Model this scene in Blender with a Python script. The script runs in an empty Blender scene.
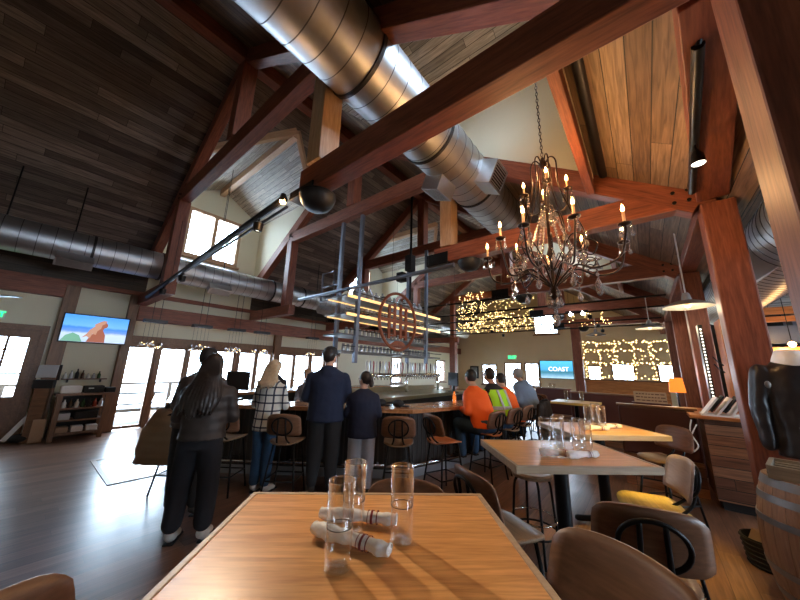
import bpy, bmesh, math, random
from math import sin, cos, pi, radians, sqrt, atan2, hypot
from mathutils import Vector, Matrix, Euler
random.seed(7)
SC = bpy.context.scene
COL = SC.collection
# ------------------------------------------------------------------ camera
F = 300.0; HC = 1.55
def _basis():
    u = Vector((35.0, 1330.0, -F)).normalized()
    x = 248.0
    yy = -(u[0]*x + u[2]*(-F))/u[1]
    d = Vector((x, yy, -F)).normalized()
    r = d.cross(u)
    return r, d, u
_r, _d, _u = _basis()
CAMROT = Matrix((_r, _d, _u))          # world = CAMROT @ cam
def at(px, py, x=None, y=None, z=None):
    """point of the place seen at a photo pixel, on the plane x=, y= or z="""
    d = CAMROT @ Vector((px-400.0, 300.0-py, -F))
    o = Vector((0, 0, HC))
    if x is not None: t = x/d.x
    elif y is not None: t = y/d.y
    else: t = (z-HC)/d.z
    return o + d*t
cam = bpy.data.cameras.new('camera'); camo = bpy.data.objects.new('camera', cam); COL.objects.link(camo)
cam.sensor_width = 36.0; cam.lens = 36.0*F/800.0; cam.clip_start = 0.02; cam.clip_end = 300
camo.matrix_world = Matrix.Translation((0, 0, HC)) @ CAMROT.to_4x4()
SC.camera = camo
# ------------------------------------------------------------------ mesh builder
class MB:
    def __init__(s): s.bm = bmesh.new()
    def box(s, c, size, rot=None, taper=None):
        hx, hy, hz = size[0]/2, size[1]/2, size[2]/2
        vs = []
        for z in (-hz, hz):
            k = 1.0 if (taper is None or z < 0) else taper
            for (x, y) in ((-hx, -hy), (hx, -hy), (hx, hy), (-hx, hy)):
                v = Vector((x*k, y*k, z))
                if rot is not None: v = rot @ v
                vs.append(s.bm.verts.new(v + Vector(c)))
        for f in ((3,2,1,0), (4,5,6,7), (0,1,5,4), (1,2,6,5), (2,3,7,6), (3,0,4,7)):
            s.bm.faces.new([vs[i] for i in f])
        return s
    def bx(s, x0, x1, y0, y1, z0, z1):
        return s.box(((x0+x1)/2, (y0+y1)/2, (z0+z1)/2), (abs(x1-x0), abs(y1-y0), abs(z1-z0)))
    def bar(s, a, b, w, h, up=(0, 0, 1)):
        a = Vector(a); b = Vector(b); d = (b-a); L = d.length; d.normalize()
        upv = Vector(up)
        if abs(d.dot(upv)) > .98: upv = Vector((0, 1, 0))
        y = upv.cross(d).normalized(); z = d.cross(y)
        R = Matrix((d, y, z)).transposed()
        return s.box((a+b)/2, (L, w, h), R)
    def tube(s, pts, r, n=8, closed=False, caps=True):
        pts = [Vector(p) for p in pts]; N = len(pts)
        rr = r if isinstance(r, (list, tuple)) else [r]*N
        ref = None; rings = []
        for i, p in enumerate(pts):
            if closed: t = (pts[(i+1) % N]-pts[i-1])
            else: t = pts[min(i+1, N-1)]-pts[max(i-1, 0)]
            if t.length < 1e-9: t = Vector((0, 0, 1))
            t.normalize()
            if ref is None:
                ref = Vector((0, 0, 1)) if abs(t.z) < .9 else Vector((1, 0, 0))
            u = (ref - t*ref.dot(t))
            if u.length < 1e-6: u = t.orthogonal()
            u.normalize(); ref = u; v = t.cross(u)
            rings.append([s.bm.verts.new(p + (u*cos(2*pi*k/n)+v*sin(2*pi*k/n))*rr[i]) for k in range(n)])
        M = N if closed else N-1
        for i in range(M):
            a, b = rings[i], rings[(i+1) % N]
            for k in range(n): s.bm.faces.new((a[k], a[(k+1) % n], b[(k+1) % n], b[k]))
        if caps and not closed:
            s.bm.faces.new(list(reversed(rings[0]))); s.bm.faces.new(rings[-1])
        return s
    def lathe(s, prof, n=16, c=(0, 0, 0), rot=None, squash=(1, 1)):
        c = Vector(c); rings = []
        for (r, z) in prof:
            if r < 1e-6:
                v = Vector((0, 0, z)); v = rot @ v if rot else v
                rings.append([s.bm.verts.new(v+c)]); continue
            ring = []
            for k in range(n):
                v = Vector((r*cos(2*pi*k/n)*squash[0], r*sin(2*pi*k/n)*squash[1], z))
                if rot: v = rot @ v
                ring.append(s.bm.verts.new(v+c))
            rings.append(ring)
        for a, b in zip(rings, rings[1:]):
            if len(a) == 1 and len(b) == 1: continue
            for k in range(n):
                k2 = (k+1) % n
                if len(a) == 1: s.bm.faces.new((a[0], b[k2], b[k]))
                elif len(b) == 1: s.bm.faces.new((a[k], a[k2], b[0]))
                else: s.bm.faces.new((a[k], a[k2], b[k2], b[k]))
        return s
    def ball(s, c, r, sc=(1, 1, 1), n=10, m=7, rot=None):
        prof = [(sin(pi*i/m), -cos(pi*i/m)) for i in range(m+1)]
        c = Vector(c); rings = []
        for (q, z) in prof:
            k_n = 1 if q < 1e-6 else n
            ring = []
            for k in range(k_n):
                v = Vector((q*cos(2*pi*k/n)*r*sc[0], q*sin(2*pi*k/n)*r*sc[1], z*r*sc[2]))
                if rot: v = rot @ v
                ring.append(s.bm.verts.new(v+c))
            rings.append(ring)
        for a, b in zip(rings, rings[1:]):
            for k in range(n):
                k2 = (k+1) % n
                if len(a) == 1: s.bm.faces.new((a[0], b[k2], b[k]))
                elif len(b) == 1: s.bm.faces.new((a[k], a[k2], b[0]))
                else: s.bm.faces.new((a[k], a[k2], b[k2], b[k]))
        return s
    def prism(s, poly, thick, axis='z', base=0.0, frame=None):
        """poly: 2-D outline; extruded along axis from base to base+thick; frame: Matrix 4x4"""
        def mk(p, t):
            if axis == 'z': v = Vector((p[0], p[1], t))
            elif axis == 'y': v = Vector((p[0], t, p[1]))
            else: v = Vector((t, p[0], p[1]))
            return frame @ v if frame else v
        a = [s.bm.verts.new(mk(p, base)) for p in poly]
        b = [s.bm.verts.new(mk(p, base+thick)) for p in poly]
        n = len(poly)
        s.bm.faces.new(list(reversed(a))); s.bm.faces.new(b)
        for k in range(n): s.bm.faces.new((a[k], a[(k+1) % n], b[(k+1) % n], b[k]))
        return s
    def slab(s, pts, off):
        """3-D polygon pts thickened by vector off"""
        off = Vector(off)
        a = [s.bm.verts.new(Vector(p)) for p in pts]; b = [s.bm.verts.new(Vector(p)+off) for p in pts]
        n = len(pts)
        s.bm.faces.new(list(reversed(a))); s.bm.faces.new(b)
        for k in range(n): s.bm.faces.new((a[k], a[(k+1) % n], b[(k+1) % n], b[k]))
        return s
    def grid(s, f, nu, nv, thick=0.0):
        vs = [[s.bm.verts.new(f(i/nu, j/nv)) for j in range(nv+1)] for i in range(nu+1)]
        for i in range(nu):
            for j in range(nv): s.bm.faces.new((vs[i][j], vs[i+1][j], vs[i+1][j+1], vs[i][j+1]))
        return s
    def xf(s, M):
        bmesh.ops.transform(s.bm, matrix=M, verts=s.bm.verts); return s
    def build(s, name, mat, parent=None, smooth=False, bevel=0.0, loc=None, rot=None, solid=0.0, sub=0):
        bmesh.ops.recalc_face_normals(s.bm, faces=s.bm.faces)
        me = bpy.data.meshes.new(name); s.bm.to_mesh(me); s.bm.free()
        if mat is not None: me.materials.append(mat)
        if smooth:
            for p in me.polygons: p.use_smooth = True
        o = bpy.data.objects.new(name, me); COL.objects.link(o)
        if parent is not None: o.parent = parent
        if loc is not None: o.location = loc
        if rot is not None: o.rotation_euler = rot
        if smooth == 'auto':
            m = o.modifiers.new('split', 'EDGE_SPLIT'); m.split_angle = radians(40)
        if solid:
            m = o.modifiers.new('solid', 'SOLIDIFY'); m.thickness = solid; m.offset = 0
        if sub:
            m = o.modifiers.new('sub', 'SUBSURF'); m.levels = sub; m.render_levels = sub
        if bevel:
            m = o.modifiers.new('bev', 'BEVEL'); m.width = bevel; m.segments = 2; m.limit_method = 'ANGLE'
            m.angle_limit = radians(50)
        return o
def tag(o, label=None, cat=None, group=None, kind=None):
    if label: o['label'] = label
    if cat: o['category'] = cat
    if group: o['group'] = group
    if kind: o['kind'] = kind
    return o
def thing(name, label, cat, loc=(0, 0, 0), rz=0.0, group=None):
    o = bpy.data.objects.new(name, None); o.empty_display_size = .1; COL.objects.link(o)
    o.location = loc; o.rotation_euler = (0, 0, rz)
    return tag(o, label, cat, group)
def struct(name, mb, mat, **k):
    o = mb.build(name, mat, **k); o['kind'] = 'structure'; return o
def dup(src, loc=None, rz=None, label=None, scale=None):
    c = src.copy(); COL.objects.link(c)
    if loc is not None: c.location = loc
    if rz is not None: c.rotation_euler = (0, 0, rz)
    if scale is not None: c.scale = (scale,)*3 if not isinstance(scale, tuple) else scale
    if label: c['label'] = label
    for ch in [q for q in bpy.data.objects if q.parent is src]:
        d = ch.copy(); COL.objects.link(d); d.parent = c
        for g in [q for q in bpy.data.objects if q.parent is ch]:
            e = g.copy(); COL.objects.link(e); e.parent = d
    return c
def curve3(pts, n=8):
    """smooth Catmull-Rom through pts"""
    P = [Vector(p) for p in pts]; out = []
    for i in range(len(P)-1):
        p0 = P[max(i-1, 0)]; p1 = P[i]; p2 = P[i+1]; p3 = P[min(i+2, len(P)-1)]
        for k in range(n):
            t = k/n
            out.append(.5*((2*p1)+(-p0+p2)*t+(2*p0-5*p1+4*p2-p3)*t*t+(-p0+3*p1-3*p2+p3)*t**3))
    out.append(P[-1]); return out
# ------------------------------------------------------------------ materials
def newmat(name):
    m = bpy.data.materials.new(name); m.use_nodes = True
    nt = m.node_tree; b = nt.nodes['Principled BSDF']; return m, nt, b
def plain(name, col, rough=.5, metal=0.0, spec=None, emis=None, estr=0.0, bump=0.0, bscale=60, var=0.0, vscale=8):
    m, nt, b = newmat(name)
    b.inputs['Base Color'].default_value = (*col, 1); b.inputs['Roughness'].default_value = rough
    b.inputs['Metallic'].default_value = metal
    if spec is not None: b.inputs['Specular IOR Level'].default_value = spec
    if emis:
        b.inputs['Emission Color'].default_value = (*emis, 1); b.inputs['Emission Strength'].default_value = estr
    if var or bump:
        tc = nt.nodes.new('ShaderNodeTexCoord')
    if var:
        n = nt.nodes.new('ShaderNodeTexNoise'); n.inputs['Scale'].default_value = vscale; n.inputs['Detail'].default_value = 6
        nt.links.new(tc.outputs['Object'], n.inputs['Vector'])
        mx = nt.nodes.new('ShaderNodeMix'); mx.data_type = 'RGBA'
        mx.inputs[6].default_value = (*[c*(1-var) for c in col], 1); mx.inputs[7].default_value = (*[min(1, c*(1+var)) for c in col], 1)
        nt.links.new(n.outputs['Fac'], mx.inputs[0]); nt.links.new(mx.outputs[2], b.inputs['Base Color'])
    if bump:
        n = nt.nodes.new('ShaderNodeTexNoise'); n.inputs['Scale'].default_value = bscale; n.inputs['Detail'].default_value = 5
        nt.links.new(tc.outputs['Object'], n.inputs['Vector'])
        bp = nt.nodes.new('ShaderNodeBump'); bp.inputs['Strength'].default_value = bump; bp.inputs['Distance'].default_value = .01
        nt.links.new(n.outputs['Fac'], bp.inputs['Height']); nt.links.new(bp.outputs['Normal'], b.inputs['Normal'])
    return m
def wood(name, c1, c2, rough=.45, axis='x', scale=1.0, coat=0.0, knots=True, bump=.15):
    """grain that runs along one axis of the object"""
    m, nt, b = newmat(name); N = nt.nodes; L = nt.links
    tc = N.new('ShaderNodeTexCoord'); mp = N.new('ShaderNodeMapping')
    st = {'x': (1.2, 14, 14), 'y': (14, 1.2, 14), 'z': (14, 14, 1.2)}[axis]
    mp.inputs['Scale'].default_value = tuple(v*scale for v in st)
    oi = N.new('ShaderNodeObjectInfo'); ad = N.new('ShaderNodeVectorMath'); ad.operation = 'ADD'
    sc = N.new('ShaderNodeVectorMath'); sc.operation = 'SCALE'; sc.inputs[3].default_value = 17.0
    cx = N.new('ShaderNodeCombineXYZ')
    for i in range(3): L.new(oi.outputs['Random'], cx.inputs[i])
    L.new(cx.outputs[0], sc.inputs[0]); L.new(tc.outputs['Object'], ad.inputs[0]); L.new(sc.outputs[0], ad.inputs[1])
    L.new(ad.outputs[0], mp.inputs['Vector'])
    n1 = N.new('ShaderNodeTexNoise'); n1.inputs['Scale'].default_value = 1.6; n1.inputs['Detail'].default_value = 8; n1.inputs['Distortion'].default_value = 1.2
    L.new(mp.outputs[0], n1.inputs['Vector'])
    n2 = N.new('ShaderNodeTexNoise'); n2.inputs['Scale'].default_value = 6; n2.inputs['Detail'].default_value = 4
    L.new(mp.outputs[0], n2.inputs['Vector'])
    mx = N.new('ShaderNodeMix'); mx.data_type = 'FLOAT'; mx.inputs[0].default_value = .4
    L.new(n1.outputs['Fac'], mx.inputs[2]); L.new(n2.outputs['Fac'], mx.inputs[3])
    cr = N.new('ShaderNodeValToRGB'); cr.color_ramp.elements[0].position = .32; cr.color_ramp.elements[1].position = .68
    cr.color_ramp.elements[0].color = (*c1, 1); cr.color_ramp.elements[1].color = (*c2, 1)
    L.new(mx.outputs[0], cr.inputs[0]); L.new(cr.outputs[0], b.inputs['Base Color'])
    b.inputs['Roughness'].default_value = rough
    if coat: b.inputs['Coat Weight'].default_value = coat; b.inputs['Coat Roughness'].default_value = .12
    bp = N.new('ShaderNodeBump'); bp.inputs['Strength'].default_value = bump; bp.inputs['Distance'].default_value = .004
    L.new(mx.outputs[0], bp.inputs['Height']); L.new(bp.outputs['Normal'], b.inputs['Normal'])
    return m
def planks(name, cols, along='y', across='x', width=.14, length=1.8, rough=.6, gap=.004, ascale=1.0, gapcol=(.01, .008, .006), bump=.4, grain=.5):
    """boards in world coordinates: rows stacked along `across`, boards run along `along`"""
    m, nt, b = newmat(name); N = nt.nodes; L = nt.links
    ge = N.new('ShaderNodeNewGeometry'); sp = N.new('ShaderNodeSeparateXYZ'); L.new(ge.outputs['Position'], sp.inputs[0])
    ix = {'x': 0, 'y': 1, 'z': 2}
    cb = N.new('ShaderNodeCombineXYZ'); L.new(sp.outputs[ix[along]], cb.inputs[0])
    mu = N.new('ShaderNodeMath'); mu.operation = 'MULTIPLY'; mu.inputs[1].default_value = ascale
    L.new(sp.outputs[ix[across]], mu.inputs[0]); L.new(mu.outputs[0], cb.inputs[1])
    # per-board random values: row index and shifted board index, hashed with white noise
    row = N.new('ShaderNodeMath'); row.operation = 'DIVIDE'; row.inputs[1].default_value = width; L.new(mu.outputs[0], row.inputs[0])
    rf = N.new('ShaderNodeMath'); rf.operation = 'FLOOR'; L.new(row.outputs[0], rf.inputs[0])
    wn = N.new('ShaderNodeTexWhiteNoise'); wn.noise_dimensions = '1D'; L.new(rf.outputs[0], wn.inputs['W'])
    sh = N.new('ShaderNodeMath'); sh.operation = 'DIVIDE'; sh.inputs[1].default_value = length; L.new(sp.outputs[ix[along]], sh.inputs[0])
    ad = N.new('ShaderNodeMath'); ad.operation = 'ADD'; L.new(sh.outputs[0], ad.inputs[0])
    m5 = N.new('ShaderNodeMath'); m5.operation = 'MULTIPLY'; m5.inputs[1].default_value = 7.3; L.new(wn.outputs['Value'], m5.inputs[0]); L.new(m5.outputs[0], ad.inputs[1])
    bf = N.new('ShaderNodeMath'); bf.operation = 'FLOOR'; L.new(ad.outputs[0], bf.inputs[0])
    c2 = N.new('ShaderNodeCombineXYZ'); L.new(rf.outputs[0], c2.inputs[0]); L.new(bf.outputs[0], c2.inputs[1])
    w2 = N.new('ShaderNodeTexWhiteNoise'); w2.noise_dimensions = '3D'; L.new(c2.outputs[0], w2.inputs['Vector'])
    cr = N.new('ShaderNodeValToRGB'); cr.color_ramp.interpolation = 'LINEAR'
    e = cr.color_ramp.elements; e[0].color = (*cols[0], 1); e[1].color = (*cols[-1], 1); e[0].position = 0; e[1].position = 1
    for i, c in enumerate(cols[1:-1]):
        q = e.new((i+1)/(len(cols)-1)); q.color = (*c, 1)
    L.new(w2.outputs['Value'], cr.inputs[0])
    # grain
    mp = N.new('ShaderNodeMapping'); L.new(cb.outputs[0], mp.inputs['Vector']); mp.inputs['Scale'].default_value = (1.5, 22, 1)
    off = N.new('ShaderNodeVectorMath'); off.operation = 'ADD'; L.new(mp.outputs[0], off.inputs[0])
    s3 = N.new('ShaderNodeVectorMath'); s3.operation = 'SCALE'; s3.inputs[3].default_value = 30; L.new(w2.outputs['Color'], s3.inputs[0]); L.new(s3.outputs[0], off.inputs[1])
    nz = N.new('ShaderNodeTexNoise'); nz.inputs['Scale'].default_value = 1.7; nz.inputs['Detail'].default_value = 8; nz.inputs['Distortion'].default_value = .8
    L.new(off.outputs[0], nz.inputs['Vector'])
    mr = N.new('ShaderNodeMapRange'); mr.inputs[1].default_value = .3; mr.inputs[2].default_value = .7; mr.inputs[3].default_value = 1-grain; mr.inputs[4].default_value = 1+grain*.6
    L.new(nz.outputs['Fac'], mr.inputs[0])
    mul = N.new('ShaderNodeVectorMath'); mul.operation = 'SCALE'; L.new(cr.outputs[0], mul.inputs[0]); L.new(mr.outputs[0], mul.inputs[3])
    # gaps
    def edge(src, w, tot):
        fr = N.new('ShaderNodeMath'); fr.operation = 'FRACT'; L.new(src, fr.inputs[0])
        a = N.new('ShaderNodeMath'); a.operation = 'SUBTRACT'; a.inputs[1].default_value = .5; L.new(fr.outputs[0], a.inputs[0])
        ab = N.new('ShaderNodeMath'); ab.operation = 'ABSOLUTE'; L.new(a.outputs[0], ab.inputs[0])
        g = N.new('ShaderNodeMath'); g.operation = 'GREATER_THAN'; g.inputs[1].default_value = .5-w/tot; L.new(ab.outputs[0], g.inputs[0]); return g
    g1 = edge(row.outputs[0], gap, width); g2 = edge(ad.outputs[0], gap*.7, length)
    mxm = N.new('ShaderNodeMath'); mxm.operation = 'MAXIMUM'; L.new(g1.outputs[0], mxm.inputs[0]); L.new(g2.outputs[0], mxm.inputs[1])
    mx = N.new('ShaderNodeMix'); mx.data_type = 'RGBA'; L.new(mxm.outputs[0], mx.inputs[0]); L.new(mul.outputs[0], mx.inputs[6]); mx.inputs[7].default_value = (*gapcol, 1)
    L.new(mx.outputs[2], b.inputs['Base Color']); b.inputs['Roughness'].default_value = rough
    hs = N.new('ShaderNodeMath'); hs.operation = 'SUBTRACT'; L.new(nz.outputs['Fac'], hs.inputs[0]); L.new(mxm.outputs[0], hs.inputs[1])
    bp = N.new('ShaderNodeBump'); bp.inputs['Strength'].default_value = bump; bp.inputs['Distance'].default_value = .006
    L.new(hs.outputs[0], bp.inputs['Height']); L.new(bp.outputs['Normal'], b.inputs['Normal'])
    return m
def thin_glass(name, tint=(1, 1, 1), refl=1.0, rough=.02):
    m = bpy.data.materials.new(name); m.use_nodes = True; nt = m.node_tree; N = nt.nodes; L = nt.links
    for n in list(N):
        if n.type != 'OUTPUT_MATERIAL': N.remove(n)
    out = [n for n in N if n.type == 'OUTPUT_MATERIAL'][0]
    t = N.new('ShaderNodeBsdfTransparent'); t.inputs[0].default_value = (*tint, 1)
    g = N.new('ShaderNodeBsdfGlossy'); g.inputs['Roughness'].default_value = rough; g.inputs[0].default_value = (refl, refl, refl, 1)
    fr = N.new('ShaderNodeLayerWeight'); fr.inputs[0].default_value = .5
    pw = N.new('ShaderNodeMath'); pw.operation = 'POWER'; pw.inputs[1].default_value = 2.2; L.new(fr.outputs['Facing'], pw.inputs[0])
    ma = N.new('ShaderNodeMath'); ma.operation = 'MULTIPLY_ADD'; ma.inputs[1].default_value = .75; ma.inputs[2].default_value = .045; L.new(pw.outputs[0], ma.inputs[0])
    mx = N.new('ShaderNodeMixShader'); L.new(ma.outputs[0], mx.inputs[0]); L.new(t.outputs[0], mx.inputs[1]); L.new(g.outputs[0], mx.inputs[2])
    L.new(mx.outputs[0], out.inputs['Surface']); return m
M = {}
M['timber'] = wood('red_timber', (.12, .03, .018), (.33, .105, .055), rough=.5)
M['timber_light'] = wood('pale_timber', (.42, .24, .13), (.66, .44, .27), rough=.55)
M['timber_trim'] = wood('brown_trim', (.13, .06, .03), (.28, .14, .07), rough=.45)
M['trim_z'] = wood('brown_trim_upright', (.13, .06, .03), (.28, .14, .07), rough=.45, axis='z')
M['orange_wood'] = wood('orange_wood', (.32, .1, .025), (.62, .24, .07), rough=.35)
M['roof'] = planks('roof_planks', [(.07, .05, .044), (.2, .15, .125), (.115, .088, .075), (.34, .27, .23), (.14, .105, .088)], 'y', 'x', .15, 1.9, ascale=1.2)
M['roof_right'] = planks('roof_planks_brown', [(.12, .075, .045), (.19, .115, .07), (.15, .09, .055), (.28, .19, .12), (.17, .1, .06)], 'y', 'x', .17, 2.2, ascale=1.2)
M['dormer_planks'] = planks('dormer_planks', [(.3, .27, .22), (.55, .5, .43), (.4, .35, .28), (.68, .62, .53)], 'x', 'y', .13, 1.7, ascale=1.2)
M['floor'] = planks('floor_boards', [(.12, .058, .036), (.21, .105, .066), (.15, .074, .047), (.26, .14, .09), (.18, .09, .056)], 'y', 'x', .15, 1.7, rough=.3, gap=.0015, bump=.12, grain=.4)
M['cream'] = plain('cream_paint', (.78, .73, .57), .8, var=.06, vscale=2)
M['cream_dark'] = plain('ochre_paint', (.68, .56, .36), .8, var=.06, vscale=2)
M['duct'] = plain('galvanised_steel', (.5, .51, .53), .42, 1.0, var=.12, vscale=14)
M['duct_seam'] = plain('galvanised_seam', (.16, .16, .17), .5, .9)
M['black_metal'] = plain('black_metal', (.012, .012, .013), .4, .6)
M['black'] = plain('black_matte', (.012, .011, .012), .7)
M['steel'] = plain('painted_steel', (.2, .22, .27), .42, .8, var=.1)
M['dark_steel'] = plain('dark_steel', (.05, .05, .055), .45, .8)
M['chrome'] = plain('chrome', (.75, .75, .76), .12, 1.0)
M['pane'] = thin_glass('window_pane', (.96, .98, 1), .8)
M['glass'] = thin_glass('clear_glass', (.97, .975, .975), 1.0)
M['white'] = plain('white_paint', (.75, .74, .72), .5)
# ================================================================== SHELL
T = [1.62, 4.3, 7.2, 10.4, 13.6]          # truss lines
XW = -9.55; XR = .65; XRI = -5.0          # left wall, right posts, ridge
YB = -4.5; YF = 18.0; XE = 8.0
zl = lambda x: 4.05+.68*(x-XW)
zr = lambda x: 3.47+.652*(XR-x)
ZR = zl(XRI)
zr0 = zr(XRI); 
struct('floor', MB().bx(-9.7, XE, YB-.1, YF+.1, -.12, 0), M['floor'])
# tiled floor inlay by the left doors
def tile_mat():
    m, nt, b = newmat('slate_tile'); N = nt.nodes; L = nt.links
    ge = N.new('ShaderNodeNewGeometry'); br = N.new('ShaderNodeTexBrick'); L.new(ge.outputs['Position'], br.inputs['Vector'])
    br.inputs['Scale'].default_value = 1.0; br.inputs['Brick Width'].default_value = .6; br.inputs['Row Height'].default_value = .6
    br.offset = 0; br.inputs['Mortar Size'].default_value = .008
    br.inputs['Color1'].default_value = (.3, .29, .28, 1); br.inputs['Color2'].default_value = (.36, .35, .33, 1); br.inputs['Mortar'].default_value = (.12, .11, .1, 1)
    L.new(br.outputs['Color'], b.inputs['Base Color']); b.inputs['Roughness'].default_value = .25; return m
M['tile'] = tile_mat()
struct('trim_1', MB().bx(-6.9, -5.55, 1.05, 3.6, 0, .006), M['tile'])
struct('trim_2', MB().bx(-6.96, -6.9, .99, 3.66, 0, .009).bx(-5.55, -5.49, .99, 3.66, 0, .009).bx(-6.9, -5.55, .99, 1.05, 0, .009), M['timber_trim'])
# --- left wall with openings -------------------------------------------------
def wall_x(name, x0, x1, y0, y1, z0, z1, holes, mat):
    """wall in the x plane with rectangular openings (ya,yb,za,zb)"""
    mb = MB(); ys = sorted({y0, y1, *[h[0] for h in holes], *[h[1] for h in holes]})
    for a, b in zip(ys, ys[1:]):
        hs = sorted([(h[2], h[3]) for h in holes if h[0] <= a+1e-6 and h[1] >= b-1e-6])
        z = z0
        for (p, q) in hs:
            if p > z+1e-6: mb.bx(x0, x1, a, b, z, p)
            z = q
        if z < z1-1e-6: mb.bx(x0, x1, a, b, z, z1)
    return struct(name, mb, mat)
def wall_y(name, y0, y1, x0, x1, z0, z1, holes, mat):
    mb = MB(); xs = sorted({x0, x1, *[h[0] for h in holes], *[h[1] for h in holes]})
    for a, b in zip(xs, xs[1:]):
        hs = sorted([(h[2], h[3]) for h in holes if h[0] <= a+1e-6 and h[1] >= b-1e-6])
        z = z0
        for (p, q) in hs:
            if p > z+1e-6: mb.bx(a, b, y0, y1, z, p)
            z = q
        if z < z1-1e-6: mb.bx(a, b, y0, y1, z, z1)
    return struct(name, mb, mat)
DOORY = (-.62, .2)
BAYS = [(1.58, 2.07), (2.22, 2.74), (2.86, 3.34), (3.48, 3.98), (4.16, 4.62), (4.72, 5.12), (5.42, 5.96), (6.06, 6.6), (6.74, 7.25), (7.4, 7.9)]
FARW = [(11.2, 12.0), (15.2, 16.2)]
LOWER_LEFT = [(DOORY[0], DOORY[1], 0, 2.12), (1.56, 5.14, 0, 2.02), (5.4, 7.95, 0, 2.02)] + [(a, b, .8, 2.05) for a, b in FARW]
wall_x('wall_left', -9.75, XW, YB, YF, 0, 3.1, LOWER_LEFT, M['cream'])
M['wall_planks'] = planks('upper_wall_planks', [(.04, .03, .024), (.1, .07, .05), (.07, .05, .035)], 'y', 'z', .16, 2.0)
wall_x('wall_left_upper', -9.75, XW, YB, YF, 3.1, 4.15, [(1.66, 4.26, 3.1, 4.15)], M['wall_planks'])
# dormer gables on the left (cream, with a window), flush with the wall
def dormer(ya, yb, side, tagname, window=None):
    yc = (ya+yb)/2; ze = 6.02; zp = ze+.57*(yb-ya)/2
    if side == 'L':
        zf = zl; xg = XW; inv = lambda z: XW+(z-4.05)/.68; th = -.2; zb = 3.1
    else:
        zf = zr; xg = -.37; inv = lambda z: XR-(z-3.47)/.652; th = .12; zb = zr(-.35)-.12
    # gable wall
    if window:
        (wa, wb, za, zb2) = window
        mb = MB()
        mb.bx(xg+th, xg, ya, wa, zb, ze).bx(xg+th, xg, wb, yb, zb, ze).bx(xg+th, xg, wa, wb, zb, za).bx(xg+th, xg, wa, wb, zb2, ze)
        mb.prism([(ya, ze), (yb, ze), (yc, zp)], th, 'x', xg)
    else:
        mb = MB().prism([(ya, zb), (yb, zb), (yb, ze), (yc, zp), (ya, ze)], th, 'x', xg)
    struct('wall_dormer_gable' + tagname, mb, M['cream'])
    # side walls (triangles standing on the main roof)
    xe_ = inv(ze); xp_ = inv(zp)
    for k, (y, o) in enumerate(((ya+.02, -.12), (yb-.02, .12))):
        zg = zf(xg)
        pts = [(xg, y, zg-.2), (xg, y, ze), (xe_, y, ze), (xe_, y, ze-.2)]
        struct('wall_dormer_side' + tagname + str(k), MB().slab(pts, (0, o, 0)), M['cream'])
    # roof planes
    for k, y in enumerate((ya, yb)):
        pts = [(xg+(-.3 if side == 'L' else .3), y, ze), (xe_, y, ze), (xp_, yc, zp), (xg+(-.3 if side == 'L' else .3), yc, zp)]
        struct('ceiling_dormer' + tagname + str(k), MB().slab(pts, (0, 0, .12)), M['dormer_planks'])
    return xe_, xp_, yc, ze, zp
DL = [(T[0]+.04, T[1]-.04), (T[2]+.04, T[3]-.04)]
UW = (2.2, 3.66, 4.42, 5.86)
info = [dormer(*DL[0], 'L', '_left_near', UW), dormer(*DL[1], 'L', '_left_far', (8.2, 9.5, 4.5, 5.9))]
infoR = [dormer(*DL[0], 'R', '_right_near', (2.0, 3.2, 4.85, 5.85)), dormer(*DL[1], 'R', '_right_far', (7.9, 9.6, 4.7, 5.85))]
# main roof with the dormer openings
def roof(side):
    zf = zl if side == 'L' else zr
    xo = XW-.3 if side == 'L' else XR+.35
    mb = MB(); up = (0, 0, .15)
    def quad(xa, xb, ya, yb):
        mb.slab([(xa, ya, zf(xa)), (xb, ya, zf(xb)), (xb, yb, zf(xb)), (xa, yb, zf(xa))], up)
    segs = [(YB, DL[0][0]), (DL[0][1], DL[1][0]), (DL[1][1], YF)]
    for a, b in segs: quad(xo, XRI, a, b)
    for (a, b), (xe_, xp_, yc, ze, zp) in zip(DL, info if side == 'L' else infoR):
        p = [(xe_, a), (xp_, yc), (xe_, b), (XRI, b), (XRI, yc), (XRI, a)]
        mb.slab([(x, y, zf(x)) for x, y in (p[0], p[1], p[4], p[5])], up)
        mb.slab([(x, y, zf(x)) for x, y in (p[1], p[2], p[3], p[4])], up)
        if side == 'R': quad(-.35, xo, a, b)
    return mb
struct('ceiling_left', roof('L'), M['roof'])
struct('ceiling_right', roof('R'), M['roof_right'])
# right aisle: lower boarded ceiling, outer walls with windows
struct('ceiling_aisle', MB().bx(XR+.25, XE+.1, YB, YF, 3.66, 3.8), M['roof_right'])
RW = [(y, y+1.5, .9, 2.9) for y in (1.0, 3.3, 5.6, 10.5)]
wall_x('wall_right', XE, XE+.2, YB, YF, 0, 3.8, RW, M['cream'])
FW = [(-7.95, -7.0, .7, 1.9), (-6.55, -5.55, 0, 2.0), (-5.4, -4.62, .7, 2.0), (-2.35, -1.75, .9, 1.9), (-1.35, -.45, .9, 2.0), (.35, 1.1, .9, 2.0)]
FWU = [(-4.75, -3.5, 3.55, 4.75)]
wall_y('wall_far', YF, YF+.2, -9.75, XE+.2, 0, 3.1, FW, M['cream_dark'])
mb = MB()
mb.prism([(-9.75, 3.1), (FWU[0][0], 3.1), (FWU[0][0], zl(FWU[0][0]) if FWU[0][0] < XRI else 7.6), (-9.75, 3.95)], .2, 'y', YF)
mb.prism([(FWU[0][1], 3.1), (XE+.2, 3.1), (XE+.2, 3.8), (XR+.3, 3.8), (FWU[0][1], zr(FWU[0][1])+.1)], .2, 'y', YF)
mb.bx(FWU[0][0], FWU[0][1], YF, YF+.2, 3.1, FWU[0][2]).bx(FWU[0][0], FWU[0][1], YF, YF+.2, FWU[0][3], 6.4)
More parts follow.
